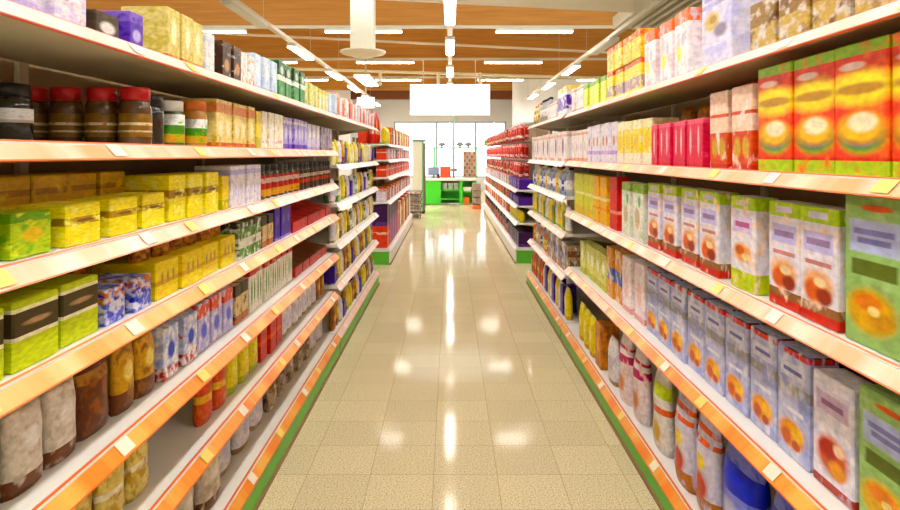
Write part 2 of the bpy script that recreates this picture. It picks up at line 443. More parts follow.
unit('LN', 'shelving_unit', 'long white shelving unit nearest on the left with orange price rails', 'shelving unit', -1, .85, .81, .5, 4.78,
     [1.82, 1.545, 1.30, 1.07, .775, .485, .16], ['white', 'peach', 'peach', 'amber', 'orange', 'orange', 'orange'], 'near left unit', 2.0, tags=9)
unit('RN', 'shelving_unit', 'long white shelving unit nearest on the right with orange price rails', 'shelving unit', 1, .95, .885, .5, 5.18,
     [1.85, 1.465, 1.06, .60, .14], ['white', 'peach', 'peach', 'orange', 'orange'], 'near right unit', 2.05, tags=9)
unit('LF', 'shelving_unit', 'white shelving unit second along the left crowded with mixed bags', 'shelving unit', -1, .845, .81, 4.8, 7.4,
     [1.82, 1.435, 1.14, .835, .52, .16], ['white', 'pale', 'pale', 'pale', 'pink', 'pink'], 'second left unit', 2.0, tags=4)
unit('RF', 'shelving_unit', 'white shelving unit second along the right with bottles and cartons', 'shelving unit', 1, .93, .885, 5.2, 7.5,
     [1.85, 1.455, 1.167, .86, .52, .14], ['white', 'pale', 'pale', 'pink', 'pink', 'orange'], 'second right unit', 2.05, tags=4)
unit('LG', 'shelving_unit', 'white shelving unit beyond the left gap with green end plate', 'shelving unit', -1, .84, .80, 8.7, 13.9,
     [1.66, 1.44, 1.20, .86, .22], ['pale'] * 5, 'third left unit', 1.75, tags=0, green_end=True)
unit('RG', 'shelving_unit', 'white shelving unit beyond the right gap with hanging red bags', 'shelving unit', 1, .92, .885, 8.8, 17.2,
     [1.02, .80, .56, .22], ['pale'] * 4, 'third right unit', 2.05, tags=0, green_end=True)

# ------------------------------------------------------------------ product prototypes
class K:
    def __init__(self, name, cat, desc, w, d, h, root, kids=()):
        self.name, self.cat, self.desc, self.w, self.d, self.h, self.root, self.kids = name, cat, desc, w, d, h, root, kids
    def re(self, desc):
        return K(self.name, self.cat, desc, self.w, self.d, self.h, self.root, self.kids)

def carton(desc, w, d, h, mat, name='carton', cat='carton'):
    return K(name, cat, desc, w, d, h, mesh_of(name, boxes((-d, 0, -w / 2, w / 2, 0, h), bevel=min(.004, w * .03)), mat))

def pouch(desc, w, d, h, mat, name='snack_bag', cat='bag'):
    d = min(d, w * .46); bm = bmesh.new(); nu, nv = 8, 12; fr, bk = {}, {}
    for i in range(nu + 1):
        for j in range(nv + 1):
            u, v = i / nu, j / nv
            wy = w * (1 - .07 * math.sin(PI * min(1, v * 1.1)) ** 2) * (u - .5)
            edge = (math.sin(PI * u) ** .4) if 0 < u < 1 else 0
            prof = min(1, (1 - v) * 3.2) ** .6 * min(1, .75 + v * 2)
            if v > .92: prof = .03
            t = d / 2 * .95 * edge * prof * (1 - .05 + .05 * math.sin(9 * u + 6 * v) * (v > .1))
            fr[i, j] = bm.verts.new((-d / 2 + t + .001, wy, h * v))
            bk[i, j] = bm.verts.new((-d / 2 - t - .001, wy, h * v)) if 0 < i < nu else fr[i, j]
    for i in range(nu):
        for j in range(nv):
            for g in (fr, bk):
                vs = [g[i, j], g[i + 1, j], g[i + 1, j + 1], g[i, j + 1]]
                f = bm.faces.new(vs if g is fr else vs[::-1]); f.smooth = True
    for j in (0, nv):
        for i in range(nu):
            vs = []
            for q in (fr[i, j], fr[i + 1, j], bk[i + 1, j], bk[i, j]):
                if q not in vs: vs.append(q)
            if len(vs) > 2:
                try: bm.faces.new(vs)
                except ValueError: pass
    return K(name, cat, desc, w, d, h, mesh_of(name, bm, mat))

def jar(desc, r, h, body, lid, label, lidh=.035, neck=.86, lab=(.18, .7), name='glass_jar', cat='jar', n=18):
    hb = h - lidh
    c = -r
    prof = [(r * .92, 0), (r, .006), (r, hb * .8), (r * .95, hb * .9), (r * neck, hb * .985), (r * neck, hb)]
    root = mesh_of(name, lathe(prof, n, c), body)
    kids = [('lid', mesh_of('lid', lathe([(r * neck * 1.06, hb + .0005), (r * neck * 1.06, h - .003), (r * neck * 1.0, h)], n, c), lid))]
    if label:
        kids.append(('paper_label', mesh_of('paper_label', lathe([(r * 1.006, hb * lab[0]), (r * 1.012, hb * lab[0] + .001), (r * 1.012, hb * lab[1]), (r * 1.006, hb * lab[1] + .001)], n, c), label)))
    return K(name, cat, desc, 2.03 * r, 2 * r, h, root, kids)

def bottle(desc, r, h, body, cap, label, name='bottle', cat='bottle', n=14):
    c = -r; hb = h * .9
    prof = [(r * .9, 0), (r, .006), (r, h * .62), (r * .85, h * .72), (r * .42, h * .82), (r * .38, hb)]
    root = mesh_of(name, lathe(prof, n, c), body)
    kids = [('cap', mesh_of('cap', lathe([(r * .46, hb + .0005), (r * .46, h - .002), (r * .4, h)], n, c), cap)),
            ('paper_label', mesh_of('paper_label', lathe([(r * 1.006, h * .15), (r * 1.014, h * .151), (r * 1.014, h * .55), (r * 1.006, h * .551)], n, c), label))]
    return K(name, cat, desc, 2.03 * r, 2 * r, h, root, kids)

def can(desc, r, h, label, name='food_can', cat='can', n=18):
    m = plain('tin_metal', (205, 205, 205), .3, .9)
    c = -r
    root = mesh_of(name, lathe([(r * .97, 0), (r, .004), (r * .98, .008), (r * .98, h - .008), (r, h - .004), (r * .96, h), (r * .93, h - .003)], n, c), m)
    return K(name, cat, desc, 2.03 * r, 2 * r, h, root, [('paper_label', mesh_of('paper_label', lathe([(r * .985, .01), (r * 1.004, .0105), (r * 1.004, h - .0105), (r * .985, h - .01)], n, c), label))])

def traybox(desc, w, d, h, lip, mat, name='display_tray', cat='tray'):
    t = .004
    bm = bmesh.new()
    # side outline: high back, low front
    for y0, y1 in ((-w / 2, -w / 2 + t), (w / 2 - t, w / 2)):
        pass
    b2 = prism_y([(0, 0), (0, lip), (-d * .45, lip + (h - lip) * .25), (-d, h), (-d, 0)], -w / 2, w / 2)
    # hollow: add inner floor by cutting (solid wedge inset)
    bm.free()
    top = [f for f in b2.faces if f.normal.z > .2]
    bmesh.ops.inset_region(b2, faces=top, thickness=t, use_even_offset=True)
    inner = [f for f in b2.faces if f.normal.z > .2 and f.select is False]
    return K(name, cat, desc, w, d, h, mesh_of(name, b2, mat))

ITEMS = []     # (object, desc, phrase, y, z)
def put(k, side, X, y, z, phrase, rz=0.0, tail=None):
    """X: distance of the product's front from the aisle's middle line"""
    base = 0.0 if side < 0 else PI
    o = bpy.data.objects.new(k.name, k.root); C.objects.link(o)
    o.location = (side * X, y, z + .0012); o.rotation_euler = (0, 0, base + rz)
    for nm, me in k.kids:
        c = bpy.data.objects.new(nm, me); C.objects.link(c); c.parent = o
    o['category'] = k.cat
    ITEMS.append((o, k.desc, phrase, y, z))
    return o

def Yp(px, X): return F * X / abs(px - U0)

def row(key, lev, a, b, kinds, off=.035, gap=.006, dz=0.0, back=0.0, px=True, jit=.012, skip=0.0, rot=.02, yend=None):
    """fill one stretch of a shelf with facings; a,b: the stretch's ends read at the shelf's front (picture columns) or in metres"""
    s, z, xf, ph = SHELF[(key, lev)]
    X = xf + off + back
    y0, y1 = sorted((Yp(a, xf + off), Yp(b, xf + off))) if px else (a, b)
    y0, y1 = max(y0, EXT[key][0]), min(y1, EXT[key][1])
    ks = kinds if isinstance(kinds, (list, tuple)) else [kinds]
    seq, tot, i = [], 0.0, 0
    while True:
        k = ks[i % len(ks)]
        if tot + k.w + gap > (y1 - y0) + 1e-6:
            if not seq and i == 0 and (y1 - y0) > k.w * .6: seq.append(k); tot += k.w + gap; y1 = min(y1, EXT[key][1]); y0 = max(EXT[key][0], min(y0, y1 - tot)) if y1 - tot < EXT[key][0] or y1 >= EXT[key][1] - .01 else y0
            break
        seq.append(k); tot += k.w + gap; i += 1
    if not seq: return
    slack = max(0, (y1 - y0 - tot)) / len(seq)
    y = y0 if tot <= y1 - y0 + .001 else (y0 + y1 - tot) / 2
    for k in seq:
        y += (k.w + gap + slack) / 2
        if RND.random() >= skip:
            put(k, s, X + RND.random() * jit, y, z + dz, ph, RND.uniform(-rot, rot) * min(1, .08 / max(k.w, k.d)))
        y += (k.w + gap + slack) / 2

def label_all():
    by = {}
    for it in ITEMS: by.setdefault((it[1], it[2]), []).append(it)
    for (desc, ph), its in by.items():
        its.sort(key=lambda t: (round(t[3], 2), t[4]))
        for i, (o, *_r) in enumerate(its):
            lab = '%s, %s' % (desc, ph) if len(its) == 1 else '%s, %s from front, %s' % (desc, ordw(i), ph)
            n = len(lab.replace(',', ' ').split())
            assert 4 <= n <= 16, lab
            o['label'] = lab
            if len(its) > 1: o['group'] = '%s, %s' % (desc, ph)

exec_products = True
# ---- packaging prints
W_, LAV, PUR = (246, 244, 244), (214, 210, 242), (84, 62, 158)
YEL, YG, AMB, RED, ORG = (250, 226, 40), (196, 222, 30), (232, 168, 40), (214, 36, 30), (244, 116, 30)
BRN, DBR, GRN, BLU, CRM, PNK, GRY, BLK = (112, 62, 30), (58, 34, 22), (76, 150, 52), (72, 96, 200), (244, 234, 196), (240, 150, 170), (150, 146, 150), (34, 28, 26)

m_lav = pack('print_lavender', (226, 222, 244), [(.0, .12, (200, 190, 235))], [(.5, .6, .3, .2, (250, 250, 255))], [((190, 170, 225), .60), ((250, 220, 200), .66)])
m_whorg = pack('print_white_orange', (240, 234, 240), [(.8, 1, (240, 130, 60))], [], [((222, 210, 240), .52), ((225, 90, 50), .64)])
m_darkw = pack('print_dark_white', (60, 48, 34), [], [(.5, .4, .36, .28, (232, 226, 226))], [((90, 80, 50), .6)])
m_purple = pack('print_violet', (120, 100, 190), [(.7, 1, (150, 128, 208))], [(.5, .35, .36, .2, (206, 196, 238))], [((90, 70, 160), .6)])
m_beige = pack('print_beige', (226, 212, 150), [(.0, .1, (210, 120, 60))], [(.5, .55, .25, .28, (244, 238, 205))], [((200, 186, 110), .56)])
m_bwhite = pack('print_whitish', (240, 238, 238), [(.75, .9, (214, 224, 236))], [], [((205, 212, 226), .56)])
m_choc = pack('print_chocolate', (66, 40, 26), [(.84, 1, (96, 66, 44))], [(.5, .35, .34, .2, (196, 150, 110))], [((30, 20, 16), .55), ((230, 225, 225), .68)])
m_pinkw = pack('print_pinkwhite', (246, 228, 224), [(0, .25, (240, 170, 120))], [], [((228, 150, 130), .62), ((250, 250, 250), .52)])
m_sky = pack('print_sky', (220, 234, 250), [(.0, .1, (180, 200, 240))], [(.5, .55, .3, .22, (250, 252, 255))], [((190, 206, 240), .6)])
m_gbw = pack('print_green_black', (60, 130, 70), [(.45, .6, (240, 244, 240)), (.6, .95, (40, 70, 46))], [(.5, .75, .3, .14, (190, 220, 190))], [((120, 180, 120), .6)])
m_ygr = pack('print_yellow_green', (210, 214, 120), [(.0, .2, (150, 176, 60))], [], [((236, 232, 170), .5), ((150, 170, 70), .66)])
m_cream = pack('print_cream', (246, 238, 186), [(.8, 1, (236, 220, 120))], [(.5, .4, .3, .2, (252, 250, 240))], [((226, 210, 140), .6)])
m_salm = pack('print_salmon', (240, 128, 104), [(.8, 1, (250, 190, 170))], [(.5, .3, .3, .2, (222, 66, 48))], [((250, 170, 150), .6)])
m_wpink = pack('print_rose_white', (250, 236, 236), [(0, .3, (232, 120, 110))], [], [((236, 160, 160), .6), ((255, 255, 255), .5)])

coffee = plain('coffee_glass', (96, 62, 26), .16, var=.25, scale=30, spec=.6)
dglass = plain('dark_glass', (44, 36, 24), .14, var=.2, spec=.6)
gglass = plain('green_glass', (70, 84, 40), .14, var=.2, spec=.6)
aglass = plain('amber_glass', (190, 128, 40), .18, var=.2, spec=.6)
lid_red = plain('red_lid', (196, 22, 22), .3); lid_blk = plain('black_lid', (30, 26, 24), .35); lid_w = plain('white_lid', (240, 240, 240), .35)
lid_org = plain('orange_lid', (226, 120, 40), .35); lid_gold = plain('gold_lid', (206, 166, 70), .3, .5)
l_coffee = pack('label_coffee', (132, 94, 40), [(.5, .62, (226, 206, 170)), (.2, .28, (220, 205, 180))], [], [((150, 110, 40), .6)])
l_green = pack('label_green', (80, 140, 50), [(.62, 1, (236, 236, 240)), (0, .3, (220, 160, 60))], [], [((150, 190, 90), .62)])
l_red = pack('label_red', (196, 32, 28), [(.62, .85, (226, 200, 190)), (0, .34, (220, 160, 50))], [], [((120, 30, 20), .62)])
l_dark = pack('label_dark', (56, 40, 30), [(.3, .5, (190, 60, 40)), (.6, .8, (206, 190, 170))], [], [((90, 60, 40), .6)])
l_white = pack('label_white', (240, 238, 240), [(.0, .2, (200, 190, 180))], [], [((190, 180, 190), .62)])

cj = jar('brown coffee jar with red lid', .046, .17, coffee, lid_red, l_coffee, name='coffee_jar', lidh=.04)
dj = jar('dark jar with white band label', .05, .15, dglass, lid_blk, l_white, lab=(.45, .75))
dj2 = jar('dark green glass jar with black lid', .045, .155, dglass, lid_blk, None)
gj = jar('jar with green and amber label', .044, .15, gglass, lid_w, l_green, lab=(.1, .9))
gj2 = jar('jar of preserve with orange lid', .044, .165, aglass, lid_org, l_green, lab=(.1, .75))
rj = jar('brown jar with red label', .048, .17, dglass, lid_blk, l_red, lab=(.08, .85))
bj = jar('black jar with narrow red stripe', .044, .17, dglass, lid_blk, l_dark, lab=(.08, .9))

# ===== near left unit
# top shelf
row('LN', 0, 0, 52, carton('white and lavender carton', .10, .16, .15, m_lav))
row('LN', 0, -60, 0, carton('white and lavender carton', .10, .16, .15, m_lav))
row('LN', 0, 54, 92, carton('pale carton with orange top', .12, .16, .13, m_whorg))
row('LN', 0, 93, 126, carton('low dark box with white patch', .115, .14, .065, m_darkw, 'low_box', 'box'))
row('LN', 0, 93, 150, carton('violet carton behind the dark boxes', .10, .12, .17, m_purple), back=.17)
row('LN', 0, 127, 152, carton('small violet carton', .075, .14, .10, m_purple))
row('LN', 0, 168, 207, carton('tall beige carton', .088, .15, .165, m_beige))
row('LN', 0, 208, 219, carton('whitish carton with blue band', .085, .15, .15, m_bwhite))
row('LN', 0, 222, 243, carton('chocolate brown carton', .092, .15, .145, m_choc))
row('LN', 0, 243, 257, carton('pink and white carton', .085, .15, .14, m_pinkw))
row('LN', 0, 256, 279, carton('pale blue carton', .095, .15, .165, m_sky))
row('LN', 0, 279, 306, carton('green and black striped carton', .12, .15, .19, m_gbw))
row('LN', 0, 306, 319, carton('yellow green carton', .09, .15, .15, m_ygr))
row('LN', 0, 319, 329, carton('cream carton with yellow top', .085, .15, .145, m_cream))
row('LN', 0, 330.6, 333, carton('pale blue carton', .095, .15, .15, m_sky))
# second shelf
zz = SHELF[('LN', 1)][1]
for i in range(4):
    put(cj.re('brown coffee jar with red lid, %s in depth' % ORD[i]), -1, .89 + i * .102, 1.885 + .006 * (i % 2), zz, 'near left unit second shelf')
for i in range(2):
    put(dj.re('dark jar with white band at shelf back, %s in depth' % ORD[i]), -1, 1.06 + i * .105, 1.60 + .01 * i, zz, 'near left unit second shelf')
row('LN', 1, 158, 174, dj2)
row('LN', 1, 174, 196, gj)
row('LN', 1, 196, 216, gj2)
m_crpink = pack('print_cream_pink', (240, 222, 160), [(.72, .92, (240, 170, 130)), (0, .1, (220, 110, 80))], [(.5, .4, .34, .2, (250, 240, 205))], [((206, 176, 90), .6)])
m_yelp = pack('print_plain_yellow', (246, 218, 30), [(0, .3, (196, 186, 40))], [], [((250, 236, 110), .6)])
m_crw = pack('print_cream_white', (250, 244, 222), [(.15, .25, (222, 180, 150))], [], [((232, 220, 170), .58), ((255, 255, 255), .5)])
m_lv2 = pack('print_lilac', (196, 190, 240), [(0, .16, (126, 104, 200)), (.8, .9, (240, 236, 250))], [(.5, .5, .3, .2, (236, 232, 250))], [((150, 130, 215), .6)])
m_gr2 = pack('print_grey_violet', (150, 140, 160), [(0, .12, (160, 100, 60))], [], [((205, 200, 215), .56), ((100, 86, 96), .62)])
row('LN', 1, 216, 256, carton('cream and pink carton', .085, .14, .185, m_crpink))
row('LN', 1, 256, 264, carton('plain yellow carton', .07, .14, .17, m_yelp))
row('LN', 1, 264, 286, carton('cream and white carton', .08, .14, .18, m_crw))
row('LN', 1, 286, 309, carton('lilac carton with violet base', .08, .14, .175, m_lv2))
row('LN', 1, 309, 322, carton('white and lavender carton', .10, .16, .165, m_lav))
row('LN', 1, 322, 338, carton('grey violet carton', .08, .14, .16, m_gr2))
# third shelf
m_yb = pack('print_yellow_brownband', (248, 232, 70), [(.5, .68, (176, 140, 60))], [(.5, .59, .33, .05, (120, 90, 40))], [((252, 246, 150), .55)])
m_ybh = pack('print_golden', (214, 170, 30), [(.7, .8, (170, 120, 20))], [], [((236, 200, 60), .58)])
m_gy = pack('print_leaf_green', (180, 206, 50), [(.8, 1, (110, 170, 40))], [(.5, .5, .32, .2, (222, 190, 90))], [((120, 180, 40), .55), ((236, 240, 130), .62)])
m_wl = pack('print_white_lilac', (244, 242, 250), [(.78, .9, (206, 204, 244))], [(.5, .4, .3, .18, (226, 224, 250))], [((206, 204, 240), .6)])
row('LN', 2, -60, 62, carton('leaf green and yellow pack', .13, .13, .095, m_gy, 'low_box', 'box'))
row('LN', 2, 62, 172, carton('low yellow pack with brown band', .14, .12, .10, m_yb, 'low_box', 'box'))
row('LN', 2, 10, 172, carton('golden carton behind the yellow packs', .14, .13, .165, m_ybh), back=.145, jit=.01)
row('LN', 2, 172, 220, carton('taller yellow carton with brown band', .12, .15, .15, m_yb))
row('LN', 2, 221, 231, carton('plain yellow carton', .07, .14, .13, m_yelp))
row('LN', 2, 231, 262, carton('white and lilac carton', .088, .15, .17, m_wl))
row('LN', 2, 263, 302, rj)
row('LN', 2, 302, 338, bj)
# fourth shelf
m_lime = pack('print_lime_dark', (206, 226, 24), [(.44, .50, (250, 250, 220)), (.50, .84, (74, 64, 40)), (.84, .9, (250, 250, 210))], [(.5, .66, .36, .05, (190, 160, 130))], [])
m_blmix = pack('print_blue_mix', (120, 130, 214), [(.6, 1, (214, 130, 50))], [], [((226, 228, 250), .5), ((80, 80, 190), .6)])
m_ytray = pack('print_yellow_marks', (246, 220, 60), [(.38, .5, (226, 176, 50))], [(.25, .55, .06, .2, (190, 160, 110)), (.5, .55, .06, .2, (190, 160, 110)), (.75, .55, .06, .2, (190, 160, 110))], [((250, 238, 120), .6)])
m_gwb = pack('print_green_white', (90, 140, 60), [(.3, .55, (236, 240, 230)), (.85, 1, (40, 40, 30))], [], [((240, 240, 230), .56), ((40, 50, 34), .62)])
m_dcr = pack('print_dark_cream', (226, 206, 160), [(.7, 1, (52, 44, 34)), (0, .2, (190, 110, 50))], [], [((80, 70, 54), .6)])
m_indg = pack('print_indigo', (88, 70, 170), [(0, .08, (180, 170, 230))], [(.5, .6, .2, .18, (140, 126, 210))], [((70, 50, 150), .6)])
m_redt = pack('print_red_tray', (204, 30, 30), [(.7, .8, (240, 110, 90))], [], [((170, 20, 24), .58)])
m_orb = pack('print_orange_brown', (176, 96, 30), [], [], [((226, 160, 50), .5), ((90, 44, 20), .58)])
row('LN', 3, -60, 104, carton('lime box with dark stripe', .15, .16, .145, m_lime, 'tea_box', 'box'))
row('LN', 3, 104, 156, carton('low blue pack with orange top', .10, .14, .095, m_blmix, 'low_box', 'box'))
row('LN', 3, 106, 156, pouch('orange brown bag behind blue packs', .10, .08, .15, m_orb), back=.17, jit=.005)
row('LN', 3, 157, 238, carton('yellow display box with grey marks', .16, .20, .115, m_ytray, 'display_box', 'box'))
row('LN', 3, 157, 238, pouch('orange brown bag atop yellow display boxes', .11, .08, .07, m_orb), dz=.1155, back=.05)
row('LN', 3, 239, 262, carton('green and white carton', .10, .14, .155, m_gwb))
row('LN', 3, 262, 276, carton('cream carton with dark top', .085, .14, .15, m_dcr))
row('LN', 3, 276, 292, carton('slim indigo carton', .10, .14, .17, m_indg))
row('LN', 3, 293, 338, traybox('red display tray', .18, .24, .14, .06, m_redt))
# fifth shelf
m_beigebag = pack('print_oat_bag', (222, 212, 200), [(0, .2, (110, 66, 40))], [(.5, .6, .25, .15, (240, 236, 232))], [((190, 176, 160), .58)], .45)
m_brbag = pack('print_brown_bag', (104, 56, 30), [(.7, .85, (170, 120, 60))], [], [((150, 90, 50), .56), ((60, 30, 18), .62)])
m_grbag = pack('print_green_red', (110, 150, 40), [(.8, 1, (214, 190, 60))], [(.5, .4, .3, .2, (206, 80, 40))], [((160, 180, 60), .6)])
m_yobag = pack('print_yellow_brown_bag', (214, 160, 50), [(0, .3, (110, 60, 30))], [(.5, .6, .28, .18, (244, 226, 150))], [((150, 96, 40), .58)])
m_bwr = pack('print_blue_white_red', (190, 200, 240), [(0, .25, (190, 60, 50))], [(.5, .55, .28, .2, (90, 110, 214))], [((246, 246, 250), .5), ((206, 70, 60), .66)])
m_lpk = pack('print_lavender_pink', (200, 196, 242), [(.7, 1, (236, 130, 120))], [(.5, .4, .3, .2, (130, 140, 230))], [((240, 236, 250), .56)])
m_gwr = pack('print_green_white_red', (244, 240, 232), [(.82, 1, (206, 40, 30))], [(.3, .45, .14, .36, (76, 160, 50)), (.7, .45, .1, .3, (60, 120, 50))], [((226, 220, 190), .62)])
m_brt = pack('print_brown_red_tray', (120, 60, 30), [(.0, .4, (206, 50, 40))], [], [((90, 40, 24), .58)])
row('LN', 4, -60, 13, pouch('green and red bag', .12, .09, .17, m_grbag), off=.075)
row('LN', 4, 14, 88, pouch('pale oat coloured bag', .13, .10, .19, m_beigebag), off=.075)
row('LN', 4, 88, 122, pouch('dark brown bag', .155, .09, .20, m_brbag), off=.075)
row('LN', 4, 122, 162, pouch('yellow and brown bag', .115, .09, .19, m_yobag), off=.075)
row('LN', 4, 163, 200, carton('blue white and red carton', .11, .13, .17, m_bwr), off=.075)
row('LN', 4, 200, 236, carton('lavender carton with pink top', .11, .13, .18, m_lpk), off=.075)
row('LN', 4, 236, 250, carton('cream carton with dark top', .085, .14, .17, m_dcr), off=.075)
row('LN', 4, 250, 294, carton('green and white carton with red top', .10, .13, .21, m_gwr), off=.075)
row('LN', 4, 296, 338, traybox('brown display tray with red front', .18, .24, .14, .06, m_brt), off=.075)
# sixth shelf
m_strp = pack('print_cream_red', (228, 210, 140), [(.78, 1, (206, 60, 50)), (.4, .48, (246, 238, 210))], [], [((190, 160, 90), .56), ((150, 90, 60), .64)])
m_org = pack('print_orange_red', (220, 78, 34), [(.4, .55, (244, 190, 80))], [], [((240, 120, 50), .58)])
m_ybag = pack('print_sunny_bag', (238, 216, 30), [(.0, .15, (180, 190, 40))], [(.5, .5, .26, .2, (250, 240, 140))], [((206, 196, 30), .6)])
m_redb = pack('print_red_bag', (220, 46, 30), [(.4, .5, (244, 120, 90))], [], [((190, 24, 24), .58)])
m_wbag = pack('print_white_bag', (238, 234, 240), [(0, .1, (180, 150, 110))], [(.5, .45, .28, .22, (214, 210, 238))], [((214, 206, 220), .58)])
m_ambag = pack('print_amber_bag', (170, 104, 36), [], [(.5, .5, .3, .2, (226, 190, 130))], [((120, 70, 30), .58)])
row('LN', 5, 70, 158, pouch('cream and red striped bag', .14, .10, .22, m_strp), gap=.012, off=.075)
row('LN', 5, 30, 215, carton('red and grey low carton at shelf back', .20, .12, .10, m_strp, 'low_box', 'box'), back=.2, off=.075)
row('LN', 5, 204, 232, pouch('orange red bag', .13, .09, .20, m_org), off=.075)
row('LN', 5, 232, 262, pouch('bright yellow bag', .13, .09, .21, m_ybag), off=.075)
row('LN', 5, 262, 284, carton('red carton', .11, .12, .20, m_redb), off=.075)
row('LN', 5, 284, 318, pouch('white bag with lavender patch', .12, .09, .19, m_wbag), off=.075)
row('LN', 5, 318, 338, pouch('amber bag', .12, .09, .19, m_ambag), off=.075)
# bottom deck
m_brgr = pack('print_brown_grey', (170, 150, 126), [(.6, .8, (120, 72, 44))], [], [((110, 84, 60), .55), ((226, 220, 214), .62)])
row('LN', 6, 150, 236, pouch('white bag with brown top', .2, .12, .22, m_wbag.copy() if False else m_beigebag), gap=.02, back=.03)
row('LN', 6, 236, 282, pouch('white bag with lavender patch', .18, .12, .23, m_wbag), gap=.02, back=.06)
row('LN', 6, 282, 322, pouch('brown and grey bag', .15, .11, .20, m_brgr), gap=.05, back=.06)
row('LN', 6, 322, 336, pouch('white bag with lavender patch', .18, .12, .2, m_wbag), gap=.02, back=.06)

# ===== near right unit
m_big = pack('print_orange_bowl', (240, 58, 20), [(.0, .11, (176, 206, 40)), (.90, 1, (150, 200, 30)), (.11, .135, (226, 36, 24))],
             [(.5, .655, .74, .16, (252, 224, 30)), (.5, .65, .62, .05, (190, 140, 50)), (.52, .285, .5, .14, (110, 190, 50)), (.52, .315, .48, .13, (92, 60, 130)), (.52, .36, .52, .14, (250, 196, 70)), (.55, .40, .34, .09, (250, 240, 210)),
              (.35, .825, .32, .04, (250, 222, 214))], [((246, 110, 30), .6)])
big = carton('large orange box with yellow oval, green edges', .197, .09, .325, m_big, 'cereal_box', 'cereal box')
row('RN', 1, 757, 1062, big, gap=.003, rot=.008, jit=.006)
m_rw = pack('print_red_white', (246, 214, 196), [(0, .06, (206, 40, 30)), (.06, .46, (220, 84, 50)), (.66, .70, (220, 90, 60)), (.97, 1, (240, 200, 190))], [(.3, .27, .2, .14, (206, 170, 80)), (.72, .27, .2, .14, (206, 170, 80))], [((250, 232, 224), .58)])
row('RN', 1, 704, 756, carton('tall red and white box', .15, .12, .285, m_rw, 'cereal_box', 'cereal box'), gap=.008)
row('RN', 1, 700, 756, carton('plain red box behind red and white boxes', .15, .12, .325, m_redt), back=.15, jit=.004)
m_pk = pack('print_pink_stripe', (226, 84, 104), [(0, .06, (206, 40, 50)), (.9, 1, (240, 130, 150))], [(.5, .55, .14, .36, (246, 200, 206))], [((240, 130, 150), .6)])
row('RN', 1, 650, 703, carton('pink carton with pale stripe', .085, .15, .195, m_pk))
m_dorg = pack('print_dark_orange', (196, 110, 30), [], [], [((226, 170, 40), .56), ((150, 70, 24), .6)])
row('RN', 1, 636, 700, pouch('dark orange bag behind pink cartons', .17, .12, .29, m_dorg), back=.2, jit=.004)
m_yw = pack('print_yellow_white', (248, 226, 90), [(0, .25, (250, 240, 220)), (.8, 1, (250, 240, 190))], [(.5, .5, .34, .2, (250, 206, 30))], [((250, 244, 220), .56)])
row('RN', 1, 616, 650, carton('yellow and white carton', .14, .14, .235, m_yw))
m_wp = pack('print_white_pink', (250, 244, 244), [(0, .1, (236, 170, 150)), (.84, .92, (240, 190, 180))], [(.5, .45, .25, .18, (226, 206, 220))], [((250, 214, 200), .62)])
m_wlv = pack('print_white_lav', (244, 240, 250), [(.2, .3, (206, 176, 226))], [(.5, .55, .24, .16, (206, 150, 120))], [((224, 214, 244), .58)])
row('RN', 1, 586, 615, carton('white and lavender carton', .12, .14, .25, m_wlv))
row('RN', 1, 568, 586, carton('white and pink carton', .12, .14, .235, m_wp))
# top
m_lb = pack('print_pale_lilac', (226, 224, 248), [(.74, .80, (180, 176, 210))], [(.5, .86, .40, .03, (170, 166, 206), 'r'), (.36, .56, .3, .15, (214, 190, 130)), (.64, .42, .26, .1, (140, 130, 160)), (.4, .58, .14, .06, (170, 140, 90)), (.5, .2, .36, .05, (206, 206, 246), 'r')], [((206, 206, 244), .6)])
m_ol = pack('print_olive', (196, 170, 110), [(.5, 1, (150, 120, 80))], [], [((214, 206, 200), .56), ((110, 80, 60), .62)])
m_wy = pack('print_white_yellow_grey', (248, 240, 244), [(.8, 1, (240, 150, 120))], [(.35, .35, .2, .15, (246, 232, 130)), (.65, .55, .16, .12, (206, 196, 214))], [((240, 206, 216), .58)])
m_yo = pack('print_yellow_orange', (250, 222, 60), [(.85, 1, (236, 90, 50)), (0, .1, (250, 240, 150)), (.12, .48, (176, 150, 160))], [], [((250, 236, 140), .6)])
m_yo2 = pack('print_yellow_orange_upper', (250, 216, 60), [(.75, 1, (238, 100, 60))], [], [((250, 170, 60), .58), ((250, 240, 160), .6)])
m_lim2 = pack('print_bright_lime', (222, 236, 10), [(.8, 1, (130, 190, 60))], [], [((236, 244, 80), .62)])
m_wpy = pack('print_white_purple_yellow', (246, 244, 248), [(.80, 1, (250, 214, 40)), (.2, .68, (110, 80, 180))], [], [((246, 240, 252), .56)])
row('RN', 0, 745, 1200, carton('olive brown carton', .16, .16, .16, m_ol))
row('RN', 0, 690, 745, carton('large pale lilac box', .26, .18, .30, m_lb, 'large_box', 'box'))
row('RN', 0, 642, 690, carton('white carton with yellow and grey spots', .16, .16, .28, m_wy))
row('RN', 0, 606, 641, carton('yellow carton with grey band', .16, .16, .17, m_yo))
row('RN', 0, 606, 641, carton('orange topped carton stacked on yellow carton', .16, .16, .15, m_yo2), dz=.1712, jit=.004)
row('RN', 0, 583, 605, carton('bright lime carton with green top', .14, .15, .175, m_lim2))
row('RN', 0, 568, 583, carton('white and pink carton', .12, .14, .19, m_wp))
